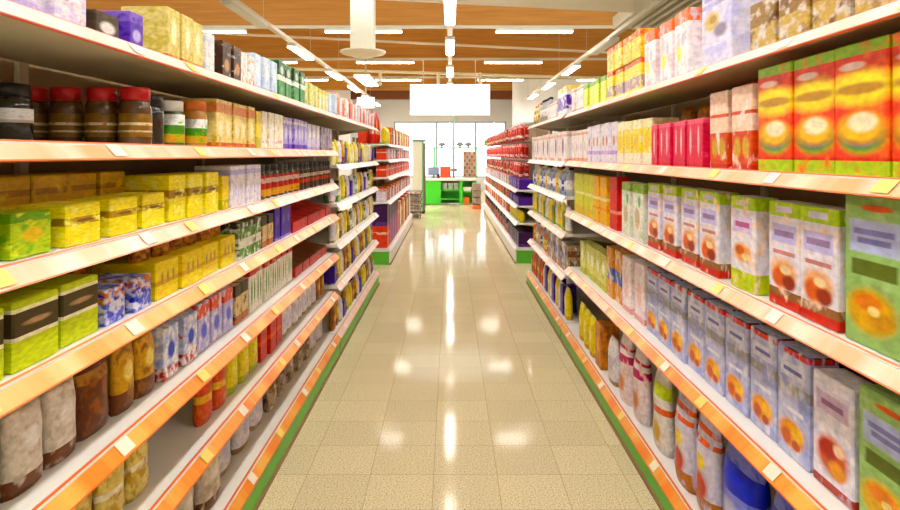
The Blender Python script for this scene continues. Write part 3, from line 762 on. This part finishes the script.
# third
m_gt = pack('print_lime_top_white', (236, 232, 246), [(.86, 1, (178, 214, 40)), (.0, .09, (206, 60, 50)), (.09, .17, (150, 110, 80))],
            [(.5, .93, .26, .03, (214, 210, 236), 'r'), (.5, .70, .40, .09, (206, 200, 240), 'r'), (.5, .70, .32, .03, (150, 130, 170), 'r'), (.5, .52, .36, .02, (206, 150, 150), 'r'), (.5, .33, .47, .16, (240, 190, 150)), (.36, .28, .26, .11, (222, 110, 70)), (.66, .25, .24, .09, (150, 56, 40)), (.55, .36, .2, .05, (250, 226, 190))], [((250, 224, 206), .6)])
m_gt2 = pack('print_lime_top_base', (238, 234, 244), [(.86, 1, (178, 214, 40)), (.0, .2, (190, 216, 20))],
             [(.5, .93, .26, .03, (226, 216, 200), 'r'), (.5, .70, .40, .09, (222, 206, 240), 'r'), (.5, .70, .30, .03, (176, 110, 150), 'r'), (.5, .40, .42, .12, (240, 180, 130)), (.4, .42, .22, .06, (206, 120, 90)), (.65, .36, .2, .05, (250, 226, 180))], [((250, 224, 206), .6)])
m_pg = pack('print_pale_green', (158, 192, 130), [(.9, 1, (150, 186, 120))], [(.55, .92, .3, .025, (226, 90, 50)), (.5, .73, .42, .11, (196, 204, 240), 'r'), (.5, .76, .34, .02, (150, 150, 210), 'r'), (.5, .70, .28, .02, (150, 150, 210), 'r'), (.5, .52, .38, .055, (96, 110, 54), 'r'), (.45, .24, .46, .17, (230, 180, 80)), (.4, .30, .28, .07, (226, 140, 80)), (.62, .20, .24, .07, (206, 150, 40)), (.5, .25, .12, .04, (250, 230, 170))], [((180, 206, 150), .6)])
gt = carton('white carton with lime top and red base', .175, .08, .315, m_gt, 'cereal_box', 'cereal box')
gt2 = carton('white carton with lime top and lime base', .175, .08, .315, m_gt2, 'cereal_box', 'cereal box')
row('RN', 2, 838, 1200, carton('pale green box with lilac panel', .215, .09, .36, m_pg, 'cereal_box', 'cereal box'), rot=.01)
row('RN', 2, 765, 836, gt, rot=.01)
row('RN', 2, 722, 764, gt2, rot=.01)
row('RN', 2, 645, 721, gt, rot=.01)
m_wg = pack('print_white_green', (240, 240, 232), [(.84, 1, (150, 200, 60))], [(.5, .4, .3, .2, (206, 190, 160)), (.7, .7, .16, .12, (120, 190, 120))], [((206, 222, 190), .6)])
m_rr = pack('print_bold_red', (222, 40, 40), [(.3, .36, (246, 180, 160))], [], [((236, 80, 70), .62)])
m_pe = pack('print_peach', (246, 200, 110), [(.5, .56, (250, 236, 200)), (.3, .34, (236, 140, 70))], [], [((246, 170, 90), .6)])
m_yg2 = pack('print_yellow_lime', (222, 222, 60), [(.5, .56, (250, 246, 190)), (0, .2, (236, 200, 60))], [], [((196, 206, 40), .58)])
row('RN', 2, 619, 644, carton('white and green carton', .17, .08, .30, m_wg, 'cereal_box', 'cereal box'))
row('RN', 2, 606, 619, carton('bold red carton', .16, .08, .32, m_rr, 'cereal_box', 'cereal box'))
row('RN', 2, 592, 606, carton('peach and orange carton', .16, .08, .31, m_pe, 'cereal_box', 'cereal box'))
row('RN', 2, 573, 592, carton('yellow lime carton', .16, .08, .31, m_yg2, 'cereal_box', 'cereal box'))
# fourth
m_lo = pack('print_lilac_orange', (196, 198, 230), [(.935, .988, (226, 60, 40)), (.988, 1.0, (52, 38, 50)), (.58, .68, (158, 154, 160))], [(.5, .80, .40, .07, (222, 222, 242), 'r'), (.5, .80, .30, .02, (130, 130, 190), 'r'), (.5, .44, .34, .02, (226, 226, 240), 'r'), (.46, .22, .46, .15, (240, 164, 60)), (.3, .18, .2, .08, (206, 96, 40)), (.66, .25, .2, .08, (250, 206, 120)), (.6, .14, .16, .05, (190, 90, 50))], [((170, 176, 222), .56), ((226, 226, 240), .6)])
m_wrb = pack('print_white_redbrown', (236, 232, 246), [(0, .08, (170, 60, 40))], [(.5, .76, .40, .09, (206, 186, 214), 'r'), (.5, .76, .28, .025, (150, 110, 150), 'r'), (.5, .32, .46, .2, (206, 120, 96)), (.4, .36, .26, .1, (176, 60, 56)), (.62, .22, .24, .09, (236, 160, 60)), (.66, .4, .16, .06, (240, 214, 190))], [((214, 214, 240), .6)])
lo = carton('lilac box with red rim and orange base', .172, .09, .33, m_lo, 'cereal_box', 'cereal box')
row('RN', 3, 852, 1200, carton('pale green box with lilac panel', .215, .09, .34, m_pg, 'cereal_box', 'cereal box'), rot=.01, off=.075)
row('RN', 3, 808, 852, carton('white box with red brown base', .18, .09, .31, m_wrb, 'cereal_box', 'cereal box'), rot=.01, off=.075)
row('RN', 3, 645, 808, lo, rot=.01, off=.075)
m_dkt = pack('print_dark_tray', (52, 38, 50), [(.8, .86, (150, 40, 50))], [], [((84, 66, 80), .58)])
row('RN', 3, 660, 1000, carton('dark carton behind the lilac boxes', .2, .12, .36, m_dkt), back=.14, jit=.004, off=.075)
m_wpk = pack('print_white_rose', (246, 236, 240), [(0, .1, (230, 170, 170))], [(.5, .45, .3, .22, (244, 206, 206))], [((236, 214, 226), .58)])
m_bo = pack('print_blue_orange', (226, 160, 90), [(.35, .6, (110, 130, 206))], [], [((240, 214, 190), .56)])
m_ylw = pack('print_lime_white', (226, 226, 150), [(.0, .2, (196, 196, 70))], [(.5, .6, .3, .2, (250, 250, 236))], [((190, 196, 90), .58)])
row('RN', 3, 620, 644, carton('white and rose carton', .17, .09, .32, m_wpk, 'cereal_box', 'cereal box'), off=.075)
row('RN', 3, 606, 620, carton('orange carton with blue middle', .15, .09, .32, m_bo, 'cereal_box', 'cereal box'), off=.075)
row('RN', 3, 580, 606, carton('pale lime and white carton', .16, .09, .24, m_ylw, 'cereal_box', 'cereal box'), off=.075)
# bottom deck
m_mag = pack('print_white_magenta', (240, 226, 232), [(.62, .74, (196, 50, 110)), (.82, .86, (206, 80, 120))], [(.5, .3, .3, .16, (214, 150, 110))], [((236, 206, 206), .58)])
m_ygo = pack('print_lime_orange', (236, 230, 226), [(.70, .86, (200, 220, 40)), (.50, .58, (236, 100, 40))], [(.5, .25, .3, .16, (222, 180, 80))], [((214, 200, 210), .58)])
m_orw = pack('print_orange_lines', (222, 216, 236), [(.74, .80, (240, 96, 36)), (.86, .92, (240, 96, 36)), (0, .2, (190, 120, 60))], [(.5, .3, .3, .16, (206, 80, 60)), (.5, .55, .2, .1, (250, 220, 60))], [((206, 200, 226), .58)])
m_blb = pack('print_blue_bag', (150, 156, 232), [(.62, .85, (72, 76, 206))], [(.5, .4, .3, .16, (206, 206, 244))], [((110, 116, 220), .6)])
m_yo3 = pack('print_yellow_soft', (242, 220, 70), [(0, .12, (220, 170, 60))], [(.5, .5, .28, .2, (250, 240, 190))], [((226, 200, 50), .6)])
m_ob = pack('print_orange_brown_jar', (214, 130, 40), [], [(.5, .5, .3, .2, (240, 180, 90))], [((170, 90, 30), .56)])
row('RN', 4, 575, 592, pouch('soft yellow bag', .14, .10, .27, m_yo3))
row('RN', 4, 592, 601, carton('orange brown carton', .15, .12, .28, m_ob))
row('RN', 4, 601, 614, pouch('white bag with lavender patch', .18, .12, .27, m_wbag))
row('RN', 4, 614, 640, pouch('white bag with magenta stripe', .20, .11, .36, m_mag))
row('RN', 4, 640, 668, pouch('white bag with lime and orange stripes', .20, .11, .36, m_ygo))
row('RN', 4, 668, 708, pouch('pale bag with two orange lines', .20, .11, .36, m_orw))
row('RN', 4, 708, 900, pouch('large blue bag', .27, .13, .37, m_blb))

# ===== second left unit (mixed)
mixL = [pouch('white bag with lavender patch', .13, .09, .19, m_wbag), pouch('bright yellow bag', .12, .09, .20, m_ybag), carton('small violet carton', .09, .12, .14, m_indg),
        pouch('yellow and brown bag', .12, .09, .20, m_yobag), pouch('cream and yellow bag', .12, .08, .18, m_cream), carton('green and white carton', .10, .12, .17, m_gwb), pouch('amber bag', .12, .09, .19, m_ambag)]
row('LF', 0, 4.84, 7.38, [carton('pale blue carton', .1, .15, .16, m_sky), carton('salmon red carton', .14, .15, .18, m_salm), carton('white and rose carton', .11, .15, .15, m_wpink), carton('salmon red carton', .12, .15, .15, m_salm), carton('white and rose carton', .11, .15, .17, m_wpink)], px=False)
orders = [(4, 1, 0, 3, 2, 1, 4), (0, 5, 4, 1, 3, 0, 2), (0, 4, 3, 0, 1, 3, 5), (2, 3, 1, 0, 6, 3, 1), (6, 3, 0, 2, 3, 1, 1)]
for lv, od in enumerate(orders):
    row('LF', lv + 1, 4.84, 7.38, [mixL[i] for i in od], px=False, gap=.012, rot=.06)
# ===== second right unit
m_wpu = pack('print_white_purple_block', (248, 236, 236), [(.82, .9, (240, 200, 190))], [(.5, .5, .26, .34, (90, 60, 150))], [((246, 214, 204), .6)])
m_blg = plain('blue_plastic', (110, 136, 206), .3); m_gyp = plain('grey_plastic', (176, 180, 190), .3); m_yp = plain('yellow_plastic', (236, 210, 70), .3); m_orp = plain('orange_plastic', (232, 120, 50), .3)
l_blue = pack('label_blue', (110, 130, 206), [(.4, .6, (240, 240, 244))], [], [((70, 90, 170), .6)])
l_yel = pack('label_yellow', (240, 214, 60), [(.4, .6, (226, 120, 50))], [], [((250, 240, 160), .6)])
bA = bottle('grey bottle with blue label', .045, .23, m_gyp, lid_w, l_blue); bB = bottle('blue bottle with white cap', .045, .22, m_blg, lid_w, l_white)
bC = bottle('yellow bottle with orange label', .045, .23, m_yp, lid_org, l_yel); bD = bottle('orange bottle with yellow label', .045, .23, m_orp, lid_w, l_yel)
bE = bottle('grey bottle with dark cap', .045, .24, m_gyp, lid_blk, l_white)
wpu = carton('white carton with purple block', .17, .13, .26, m_wpu); wpk = carton('white and pink carton', .13, .13, .25, m_wp)
row('RF', 0, 5.24, 5.75, carton('white carton with purple block and yellow top', .20, .14, .24, m_wpy), px=False)
row('RF', 0, 5.76, 6.3, carton('white and pink carton', .12, .13, .15, m_wp), px=False)
row('RF', 0, 6.31, 6.9, [bE], px=False)
row('RF', 0, 6.91, 7.45, [bC, bB], px=False)
row('RF', 1, 5.24, 7.46, [wpk, wpu, wpk, wpu, wpk], px=False)
row('RF', 2, 5.24, 7.46, [bE, bB, bA, bB, bE, bC], px=False)
row('RF', 3, 5.24, 7.46, [pouch('white bag with lavender patch', .14, .1, .22, m_wbag), pouch('green and red bag', .13, .1, .22, m_grbag), pouch('soft yellow bag', .13, .1, .23, m_yo3), pouch('bright yellow bag', .12, .1, .22, m_ybag)], px=False)
row('RF', 4, 5.24, 6.3, [carton('brown and grey carton', .14, .12, .24, m_brgr), carton('blue white and red carton', .14, .12, .24, m_bwr)], px=False)
row('RF', 4, 6.31, 7.46, [bA, bD, bD, bE], px=False)
row('RF', 5, 5.24, 6.6, [pouch('soft yellow bag', .15, .1, .26, m_yo3), carton('slim indigo carton', .12, .12, .25, m_indg), pouch('white bag with lavender patch', .15, .1, .25, m_wbag)], px=False)
row('RF', 5, 6.61, 7.46, [pouch('orange red bag', .14, .1, .26, m_org), pouch('amber bag', .13, .1, .25, m_ambag)], px=False)

# ===== third left unit
m_orpk = pack('print_orange_pack', (232, 104, 40), [(.6, .7, (250, 200, 160))], [(.5, .4, .3, .2, (190, 60, 30))], [((244, 150, 70), .6), ((120, 50, 30), .66)])
m_dkpk = pack('print_plum_pack', (70, 40, 90), [(.0, .2, (110, 80, 140))], [], [((50, 30, 60), .58)])
m_plum = pack('print_magenta_pack', (150, 70, 140), [(.8, 1, (120, 50, 110))], [(.5, .5, .34, .3, (130, 60, 130))], [((176, 100, 160), .6)])
m_orr = pack('print_tomato', (234, 66, 30), [(.62, .72, (250, 214, 200))], [], [((226, 50, 24), .58)])
redbag = pouch('red snack bag', .26, .13, .46, pack('print_snack_red', (222, 40, 30), [(.3, .42, (250, 210, 190))], [(.5, .6, .26, .16, (250, 170, 90))], [((190, 24, 24), .56)]))
yelbag = pouch('yellow snack bag', .19, .12, .24, m_ybag)
orp = carton('orange pack', .13, .12, .26, m_orpk, 'snack_pack', 'pack'); orp2 = carton('low orange pack', .16, .14, .15, m_orr, 'snack_pack', 'pack')
row('LG', 0, 8.74, 9.5, yelbag, px=False)
row('LG', 0, 8.76, 9.5, redbag.re('red snack bag behind the yellow bags'), px=False, back=.14, dz=.0)
row('LG', 0, 8.78, 9.5, carton('tall tomato red pack at the back', .17, .12, .38, m_orr, 'snack_pack', 'pack'), px=False, back=.28, jit=.003)
row('LG', 0, 9.52, 13.8, [orp, carton('slim chocolate carton', .1, .12, .24, m_choc, 'snack_pack', 'pack'), orp, carton('plain yellow carton', .12, .12, .25, m_yelp, 'snack_pack', 'pack'), carton('white and pink carton', .1, .12, .22, m_wp, 'snack_pack', 'pack')], px=False)
row('LG', 1, 8.74, 13.8, [orp2, carton('low dark pack with white patch', .13, .12, .15, m_darkw, 'snack_pack', 'pack'), carton('low white and pink pack', .13, .12, .16, m_wp, 'snack_pack', 'pack')], px=False, gap=.02)
row('LG', 2, 8.74, 13.8, [orp2, carton('low orange pack with dark spots', .15, .14, .17, m_orpk, 'snack_pack', 'pack'), orp2], px=False, gap=.02)
row('LG', 3, 8.74, 13.8, [carton('low red and white pack', .16, .14, .17, m_whorg, 'snack_pack', 'pack'), carton('low orange pack with dark spots', .15, .14, .2, m_orpk, 'snack_pack', 'pack'), carton('low chocolate pack', .14, .14, .2, m_choc, 'snack_pack', 'pack')], px=False, gap=.02)
row('LG', 4, 8.74, 9.05, carton('large tomato red box on the lower end', .28, .26, .30, m_orr, 'large_box', 'box'), px=False, jit=0, rot=0)
row('LG', 4, 9.06, 10.62, carton('large magenta box', .36, .26, .34, m_plum, 'large_box', 'box'), px=False, jit=0, rot=0)
row('LG', 4, 9.06, 10.62, carton('large plum box stacked on a magenta box', .36, .24, .26, m_dkpk, 'large_box', 'box'), px=False, dz=.3412, jit=0, rot=0)
row('LG', 4, 8.74, 9.05, carton('large plum box stacked on the tomato red box', .28, .24, .29, m_dkpk, 'large_box', 'box'), px=False, dz=.3012, jit=0, rot=0)
row('LG', 4, 10.66, 13.8, [carton('tall orange pack', .2, .2, .5, m_orpk, 'snack_pack', 'pack'), carton('tall plum pack', .18, .2, .46, m_dkpk, 'snack_pack', 'pack'), carton('tall white and pink pack', .18, .2, .48, m_wp, 'snack_pack', 'pack'), carton('tall yellow pack', .18, .2, .4, m_yelp, 'snack_pack', 'pack')], px=False)

# ===== third right unit
m_purb = pack('print_purple_box', (96, 62, 160), [(.9, 1, (120, 90, 180))], [(.4, .6, .2, .14, (170, 150, 214))], [((80, 50, 140), .6)])
s_, z_, xf_, ph_ = SHELF[('RG', 0)]
purb = carton('purple box', .24, .22, .14, m_purb, 'large_box', 'box'); purl = carton('low purple box', .2, .2, .11, m_purb, 'low_box', 'box')
dkpr = carton('low dark red pack', .2, .18, .14, m_redt, 'low_box', 'box')
row('RG', 0, 8.84, 10.2, purb, px=False)
row('RG', 0, 10.25, 17.1, [carton('brown and grey carton', .2, .18, .14, m_brgr, 'snack_pack', 'pack'), carton('low red and white pack', .2, .18, .15, m_whorg, 'snack_pack', 'pack')], px=False)
row('RG', 1, 8.84, 10.2, purl, px=False)
row('RG', 1, 10.25, 17.1, [dkpr, carton('low chocolate pack', .2, .18, .14, m_choc, 'snack_pack', 'pack'), carton('low orange pack with dark spots', .2, .18, .14, m_orpk, 'snack_pack', 'pack')], px=False)
row('RG', 2, 8.84, 10.4, pouch('bright yellow bag', .2, .14, .16, m_ybag), px=False)
row('RG', 2, 10.45, 17.1, [dkpr, carton('low orange pack with dark spots', .2, .18, .15, m_orpk, 'snack_pack', 'pack'), carton('low white and pink pack', .2, .18, .15, m_wp, 'snack_pack', 'pack')], px=False)
row('RG', 3, 8.84, 10.4, carton('low plum pack', .22, .2, .2, m_dkpk, 'low_box', 'box'), px=False)
row('RG', 3, 10.45, 17.1, [dkpr, carton('tall chocolate pack', .2, .18, .24, m_choc, 'snack_pack', 'pack'), carton('low plum pack', .2, .18, .22, m_dkpk, 'low_box', 'box')], px=False)
# hanging bags on hooks
m_hook = plain('hook_steel', (190, 190, 190), .3, .8)
rg_root = [o for o in C.objects if o.get('label', '').startswith('white shelving unit beyond the right')][0]
m_hred = pack('print_hanging_red', (214, 38, 34), [(.12, .28, (250, 226, 220)), (.8, .88, (246, 190, 180))], [(.5, .55, .28, .14, (240, 120, 90)), (.5, .35, .2, .08, (70, 20, 20))], [((170, 16, 22), .57), ((250, 230, 226), .68)])
m_hdk = pack('print_hanging_dark', (96, 60, 40), [(.2, .35, (240, 220, 160))], [(.5, .6, .28, .14, (206, 50, 40))], [((60, 90, 40), .6)])
hb = pouch('red bag hanging on a hook', .185, .07, .215, m_hred, 'hanging_snack_bag', 'snack bag')
hd = pouch('brown bag hanging on a hook', .185, .07, .215, m_hdk, 'hanging_snack_bag', 'snack bag')
for r, zt in enumerate((1.96, 1.69, 1.42)):
    y = 8.95; i = 0
    while y < 16.9:
        X = .965 + .10 * (i % 2)
        k = hb if (i + r) % 4 or y < 10.5 else hd
        o = put(k, 1, X, y, zt - .232, 'third right unit ' + ('upper', 'middle', 'lower')[r] + ' line', RND.uniform(-.16, .16))
        o.rotation_euler.x = RND.uniform(-.16, .16)
        if y < 13:
            obj('peg_hook', tubes(((X - .01, y, zt + .006), (1.388, y, zt + .006), .003, 5)), m_hook, rg_root)
        y += .165; i += 1
label_all()

# green header on the far end of the third right unit
tag(obj('header_sign', boxes((.93, 1.38, 17.22, 17.26, 1.75, 1.9)), M_green), 'small plain green header board at far end of right shelving', 'sign')

# ------------------------------------------------------------------ checkout at the end of the aisle
G2 = plain('bright_green', (64, 196, 40), .4); G3 = plain('green_tube', (90, 190, 110), .4)
M_top = plain('counter_top', (226, 220, 214), .35); M_grey = plain('mid_grey', (120, 116, 118), .5); M_scr = plain('screen_grey', (120, 134, 160), .25)
CY = 18.9
t = thing('checkout_counter', 'bright green checkout counter with white top at aisle end', 'counter', (0, CY, 0))
obj('worktop', boxes((-.76, .8, 0, .75, .72, .79), bevel=.01), M_top, t)
obj('front_panel', boxes((-.72, -.27, .03, .07, .02, .715)), G2, t); obj('front_panel', boxes((.28, .38, .03, .07, .02, .715)), G2, t)
obj('back_panel', boxes((-.72, .78, .5, .54, .02, .715)), G2, t)
obj('side_panel', boxes((-.76, -.725, .03, .72, .0, .715)), G2, t); obj('side_panel', boxes((.742, .78, .03, .72, .0, .715)), G2, t)
for z in (.16, .42): obj('inner_shelf', boxes((-.265, .275, .04, .495, z, z + .03)), G2, t)
m_bagw = pack('plastic_white', (244, 242, 244), [], [], [((214, 210, 218), .56)])
for i, X in enumerate((-.165, .01, .185)):
    q = tag(obj('carrier_bag', pouch('x', .16, .2, .2, m_bagw).root, None, None, (X, CY + .2, .452), -PI / 2), 'white folded carrier bag under counter, %s from left' % ORD[i], 'bag', 'carrier bags under the counter')
# baskets at the counter foot
def basket(X, Y, z, col, label, w=.22, d=.26, h=.2, group=None):
    t = thing('shopping_basket', label, 'basket', (X, Y, z), group)
    bm = bmesh.new(); a, b_ = w / 2, d / 2
    def ring(s, zz): return [bm.verts.new((sx * a * s, sy * b_ * s, zz)) for sx, sy in ((-1, -1), (1, -1), (1, 1), (-1, 1))]
    R0, R1, R2, R3 = ring(.82, 0), ring(1, h), ring(.94, h), ring(.77, .012)
    for A, B in ((R0, R1), (R1, R2), (R2, R3)):
        for i in range(4): bm.faces.new((A[i], A[(i + 1) % 4], B[(i + 1) % 4], B[i]))
    bm.faces.new(R0[::-1]); bm.faces.new(R3)
    obj('basket_body', bm, col, t)
    obj('handle', tubes(((-a * .98, 0, h + .004), (-a * .5, 0, h + .05), .008, 6), ((-a * .5, 0, h + .05), (a * .5, 0, h + .05), .008, 6), ((a * .5, 0, h + .05), (a * .98, 0, h + .004), .008, 6)), M_grey, t)
    return t
basket(.49, CY + .25, .001, plain('orange_basket', (236, 120, 40), .4), 'orange basket on the floor beneath the green counter', .2, .24, .22)
basket(.52, CY + .25, .40, plain('white_basket', (240, 238, 236), .4), 'white basket on a bracket beneath the green counter', .26, .3, .12)
tag(obj('counter_bracket', boxes((.385, .74, CY + .08, CY + .45, .36, .385)), G2), 'green bracket board carrying the white basket', 'bracket')
# till, chair, scanner
t = thing('till_monitor', 'grey till screen on the counter\'s end', 'monitor', (-.5, CY + .4, .791))
obj('stand', boxes((-.03, .03, -.02, .02, 0, .1)), M_grey, t); obj('foot', boxes((-.1, .1, -.07, .07, 0, .008)), M_grey, t)
obj('screen', boxes((-.17, .17, -.05, -.021, .08, .33), bevel=.006), M_scr, t); obj('card_reader', boxes((.11, .19, -.1, -.06, .0, .12)), M_dark, t)
t = thing('cashier_chair', 'red cashier chair behind the counter', 'chair', (-.15, 20.3, 0))
mr = plain('chair_red', (226, 84, 50), .5)
obj('seat', boxes((-.2, .2, -.2, .2, .62, .69), bevel=.02), mr, t); obj('backrest', boxes((-.17, .17, .17, .22, .75, 1.12), bevel=.02), mr, t)
obj('stem', tubes(((0, 0, .06), (0, 0, .618), .025, 10)), M_grey, t); obj('back_stay', boxes((-.03, .03, .205, .225, .66, .76)), M_grey, t)
for i in range(5):
    a = i * 2 * PI / 5; obj('leg', tubes(((.03 * math.cos(a), .03 * math.sin(a), .06), (.25 * math.cos(a), .25 * math.sin(a), .02), .018, 8)), M_grey, t)
t = thing('scanner_stand', 'small dark scanner on a post above the counter', 'scanner', (.12, CY + .4, .791))
obj('post', tubes(((0, 0, 0), (0, 0, .2), .02, 8)), M_dark, t); obj('scanner_head', boxes((-.1, .1, -.05, .05, .201, .29), bevel=.02), M_grey, t)
t = thing('packet_rack', 'tall rack of small brown packets behind the counter', 'rack', (.62, 20.2, 0))
m_rk = plain('rack_beige', (206, 190, 170), .5)
obj('cabinet', boxes((-.2, .2, 0, .2, 0, 1.6)), m_rk, t)
m_pks = [plain('packet_%d' % i, c, .5) for i, c in enumerate(((190, 120, 90), (206, 196, 180), (150, 110, 90), (214, 150, 110)))]
for r in range(7):
    obj('rack_shelf', boxes((-.2, .2, -.07, -.001, .80 + r * .115, .806 + r * .115)), m_rk, t)
for r in range(7):
    for c in range(5):
        tag(obj('small_packet', boxes((.62 - .175 + c * .075, .62 - .175 + c * .075 + .055, 20.2 - .06, 20.2 - .03, .807 + r * .115, .807 + r * .115 + .088)), m_pks[(r * 3 + c) % 4]),
            'small packet, %s from left, rack level %s from bottom, behind counter' % (ORD[c], ORD[r]), 'packet', 'small packets in the rack')
# green gate frame
t = thing('green_frame', 'slim green metal frame standing behind the checkout', 'frame', (0, 20.9, 0))
for X in (-.52, .12, .86): obj('post', tubes(((X, 0, 0), (X, 0, 1.75 if X != .12 else 2.75), .028, 10)), G3, t)
obj('cross_bar', tubes(((-.8, -.03, 1.72), (1.0, -.03, 1.72), .022, 10)), G3, t)
for i, X in enumerate((-.27, .33, .6)):
    t = thing('rail_lamp', 'small dark domed lamp on the green bar, %s from left' % ORD[i], 'lamp', (X, 20.87, 1.743), 'lamps on the green bar')
    obj('lamp_dome', lathe([(.115, .05), (.11, .1), (.07, .15), (.03, .17)], 16), M_grey, t); obj('lamp_foot', lathe([(.03, 0), (.03, .049)], 10), M_grey, t)
# tall cabinet and wire baskets by the end of the third left unit
t = thing('cooler_cabinet', 'tall pale cabinet with green edge past the left shelving', 'cabinet', (-.80, 16.1, 0))
obj('body', boxes((-.15, .10, .02, .65, .06, 1.84), bevel=.008), plain('cabinet_cream', (222, 220, 200), .45), t); obj('plinth', boxes((-.15, .15, .04, .65, 0, .058)), M_dark, t)
obj('green_edge', boxes((.101, .13, 0, .04, .06, 1.84)), plain('leaf_edge', (90, 160, 90), .4), t)
obj('door', boxes((.101, .16, .042, .6, .08, 1.8), bevel=.004), plain('door_grey', (110, 104, 100), .3), t)
obj('top_cap', boxes((-.16, .17, 0, .66, 1.841, 1.88)), plain('cap_green', (70, 110, 80), .4), t)
m_wirb = plain('wire_dark', (96, 88, 84), .35, .5)
for j in range(4):
    t = thing('wire_basket', 'dark wire basket by the tall cabinet, %s from bottom of stack' % ORD[j], 'basket', (-.86, 15.1, .02 + j * .16), 'stacked wire baskets')
    def wire_bm():
        bm = bmesh.new()
        for zz in (.0, .07, .14):
            s = .86 + .14 * zz / .14
            P = [(-.19 * s, -.26 * s, zz), (.19 * s, -.26 * s, zz), (.19 * s, .26 * s, zz), (-.19 * s, .26 * s, zz)]
            for a_, b2 in zip(P, P[1:] + P[:1]): tube(bm, a_, b2, .006, 5)
        for q in range(6):
            xx = -.16 + .064 * q
            tube(bm, (xx, -.224, 0), (xx * 1.15, -.26, .14), .004, 4); tube(bm, (xx, .224, 0), (xx * 1.15, .26, .14), .004, 4); tube(bm, (xx, -.22, 0), (xx, .22, 0), .004, 4)
        for q in range(7):
            yy = -.2 + .066 * q
            tube(bm, (-.163, yy, 0), (-.19, yy * 1.15, .14), .004, 4); tube(bm, (.163, yy, 0), (.19, yy * 1.15, .14), .004, 4)
        return bm
    obj('wire_cage', wire_bm(), m_wirb, t)
    obj('goods', boxes((-.14, .14, -.19, .19, .012, .12), bevel=.03), pack('print_goods', (150, 130, 120), [], [], [((206, 190, 180), .5), ((80, 60, 60), .6)], .5, 6), t)
# display stand with orange foot
t = thing('display_stand', 'narrow display stand with orange foot beside right shelving', 'stand', (.74, 17.6, 0))
obj('foot', boxes((-.13, .13, -.15, .15, 0, .1), bevel=.01), plain('foot_orange', (238, 120, 60), .4), t)
obj('stand_frame', boxes((-.12, .12, .10, .13, .101, .72)), m_rk, t)
for r in range(3): obj('stand_shelf', boxes((-.12, .12, -.12, .099, .16 + r * .19, .17 + r * .19)), m_rk, t)
m_sd = pack('print_stand_goods', (190, 176, 160), [], [], [((120, 90, 80), .52), ((230, 220, 210), .6)], .5, 7)
for r in range(3):
    for c in range(2):
        tag(obj('carton', boxes((.74 - .11 + c * .115, .74 - .11 + c * .115 + .105, 17.5, 17.66, .1712 + r * .19, .1712 + r * .19 + .14)), m_sd),
            'small mottled carton, %s side, display stand level %s from bottom' % (('left', 'right')[c], ORD[r]), 'carton', 'cartons on the display stand')
